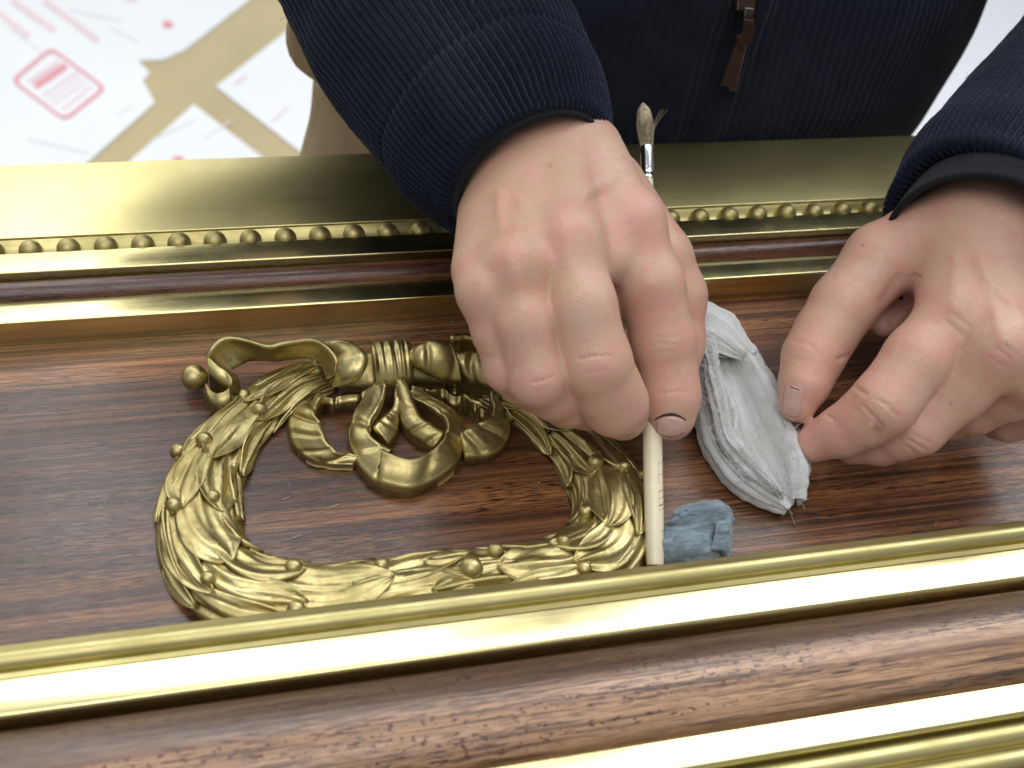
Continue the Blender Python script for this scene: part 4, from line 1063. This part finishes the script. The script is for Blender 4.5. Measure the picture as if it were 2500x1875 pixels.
loft("wad_fold", side_, M["wool"], wd, 30, 9, .06, .20, 1.4, 5.0, .05)
fib = []
for i in range(380):
    x, y = random.uniform(1436, 1574), random.uniform(1098, 1222); tt = (y - 1098) / 124
    z = 1.62 - 1.45 * tt + random.uniform(-.2, .10); q = P(x, y, max(z, .05)); a = random.gauss(.30, .22); L = random.uniform(.3, .9)
    v = np.array([math.cos(a), math.sin(a), random.uniform(-.2, .25)]); w = RNG.normal(size=3) * .25
    ln = [q + v * L * s + w * L * s * s for s in np.linspace(-.5, .5, 5)]
    for g_ in ln: g_[2] = max(g_[2], .03)
    fib.append(ln)
strands("wool_fibres", fib, .016, M["wool"], wd, .6, "stuff")

# ------------------------------------------------------------------ floor and the sheets on it
fl = mesh_obj("floor", [(-600, -300, FLOOR), (600, -300, FLOOR), (600, 700, FLOOR), (-600, 700, FLOOR)], [(0, 1, 2, 3)], M["kraft"], smooth=False); tag(fl, kind="structure")
fl["label"] = "floor covered in brown kraft paper"
def flat(name, pts, z, th, mat, parent=None):
    v = np.array([P(x, y, z) for x, y in pts]); n = len(v); b = v.copy(); b[:, 2] -= th
    F = [tuple(range(n)), tuple(range(n, 2 * n))[::-1]] + [(i, i + n, (i + 1) % n + n, (i + 1) % n) for i in range(n)]
    if np.cross(v[1] - v[0], v[2] - v[1])[2] < 0: F = [f[::-1] for f in F]
    return mesh_obj(name, v, F, mat, parent, smooth=False) if False else mesh_obj(name, np.vstack([v, b]), F, mat, parent, smooth=False)
ZS = FLOOR + .5
def sheet(pts, label):
    o = flat("white_sheet", pts, ZS, .45, M["sheet"]); return tag(o, label, "sheet", "white sheets laid on the floor")
sa = sheet([(-320, 520), (60, 460), (186, 352), (334, 221), (309, 174), (323, 157), (298, 130), (352, 128), (400, 106), (537, 0), (760, -175), (-320, -200)], "large white sheet with red bordered label print and torn edge, far left on the floor")
sb = sheet([(467, 186), (650, 43), (800, -74), (1000, 60), (1000, 600)], "white sheet on the floor directly beside the khaki trousers")
sc_ = sheet([(419, 225), (281, 347), (120, 490), (760, 490)], "triangular looking white sheet corner just above the gilded band on the floor")
sd_ = sheet([(1700, 560), (1700, -150), (2500, -150), (2500, 560)], "white sheet glimpsed between the jacket and the sleeve at the right")
def stroke(name, a, b, w, parent, mat, z=ZS + .12):
    a = np.array(a, float); b = np.array(b, float); d = (b - a) / np.linalg.norm(b - a); n = np.array([-d[1], d[0]]) * w / 2
    return flat(name, [tuple(a - n), tuple(b - n), tuple(b + n), tuple(a + n)], z, .06, mat, parent)
# rounded label frame
cor = [(22, 173), (110, 100), (232, 190), (140, 263)]
ringp = []
for i in range(4):
    p0, p1, p2 = np.array(cor[i - 1], float), np.array(cor[i], float), np.array(cor[(i + 1) % 4], float)
    a = p1 + (p0 - p1) * .14; b = p1 + (p2 - p1) * .14
    for t in np.linspace(0, 1, 6): ringp.append((1 - t) ** 2 * a + 2 * t * (1 - t) * p1 + t * t * b)
ringp = np.array(ringp); cen = ringp.mean(0); inn = cen + (ringp - cen) * .89
v = np.array([P(*q, ZS + .12) for q in np.vstack([ringp, inn])]); n = len(ringp)
mesh_obj("label_frame", v, [(i, (i + 1) % n, (i + 1) % n + n, i + n) for i in range(n)], M["red_print"], sa, smooth=False)
for a, b, w, m in (((76, 186), (143, 141), 15, "red_print"), ((62, 176), (128, 132), 9, "pink_print"), ((94, 205), (168, 154), 6, "pink_print"), ((104, 215), (178, 164), 4, "pink_print"), ((114, 224), (186, 175), 5, "pink_print"), ((135, 235), (196, 186), 6, "pink_print"),
                   ((-5, 25), (62, 78), 13, "pink_print"), ((25, 0), (118, 66), 13, "pink_print"), ((95, 0), (212, 88), 12, "pink_print")):
    stroke("print_mark", a, b, w, sa, M[m])
def blot(x, y, rx, ry, parent, mat):
    flat("print_mark", [(x + rx * math.cos(a) * random.uniform(.8, 1.1), y + ry * math.sin(a) * random.uniform(.8, 1.1)) for a in np.linspace(0, 6.283, 13)[:-1]], ZS + .12, .06, mat, parent)
for q in ((60, 300, 190, 330), (150, 20, 260, 45), (250, 250, 290, 225), (330, 300, 420, 260), (440, 300, 500, 260), (20, 60, 90, 110), (240, 60, 300, 90)): stroke("print_mark", q[:2], q[2:], 3, sc_ if q[0] > 300 and q[1] > 220 else sa, M["faint_print"])
blot(362, 53, 13, 9, sa, M["red_print"]); blot(282, -2, 14, 6, sa, M["pink_print"]); blot(384, 345, 14, 9, sc_, M["red_print"])
stroke("print_mark", (505, 183), (532, 163), 6, sb, M["pink_print"]); stroke("print_mark", (588, 262), (622, 232), 5, sb, M["pink_print"])

# ------------------------------------------------------------------ lint: fuzz on the knit, dust on the panel
def sleeve_fuzz():
    M["fuzz"] = plain("navy_fuzz", (0.022, 0.027, 0.042), .9, 0, .2)
    for o in [c for c in person.children if c.name.startswith("sleeve")]:
        me = o.data; n = len(me.vertices); co = np.zeros(n * 3, np.float32); me.vertices.foreach_get("co", co); co = co.reshape(-1, 3) / U + np.array(ORG)
        nr = np.zeros(n * 3, np.float32); me.vertices.foreach_get("normal", nr); nr = nr.reshape(-1, 3)
        sel = RNG.choice(np.where(co[:, 2] < 17)[0], 3500); L = []
        for i in sel:
            v = nr[i] * RNG.uniform(.05, .5) + RNG.normal(size=3) * .5; l = RNG.uniform(.08, .20); w = RNG.normal(size=3) * .6
            L.append([co[i] + v * l * q + w * l * q * q for q in (0, .5, 1.0)])
        f = strands("knit_fuzz", L, .010, M["fuzz"], o, .5, "stuff")
sleeve_fuzz()
M["dust"] = plain("pale_dust", (0.45, 0.43, 0.40), .9, 0, .2)
dl = []
for i in range(150):
    x, y = random.uniform(-22, 18), random.uniform(-11.5, 4.4)
    a = random.random() * 6.28; l = random.choice([.03, .04, .05, .07, .1])
    dl.append([np.array([x + math.cos(a) * l * q, y + math.sin(a) * l * q, .025]) for q in (-.5, 0, .5)])
for (px, py) in ((617, 1077), (725, 1092), (640, 1160)):
    p = P(px, py, .03); dl.append([p + np.array([.16 * q, .05 * q, .02 * abs(q)]) for q in (-1, 0, 1)])
ds = strands("dust_specks", dl, .016, M["dust"], None, 1.0, "stuff"); tag(ds, "fine pale dust specks scattered over the dark panel", "dust")
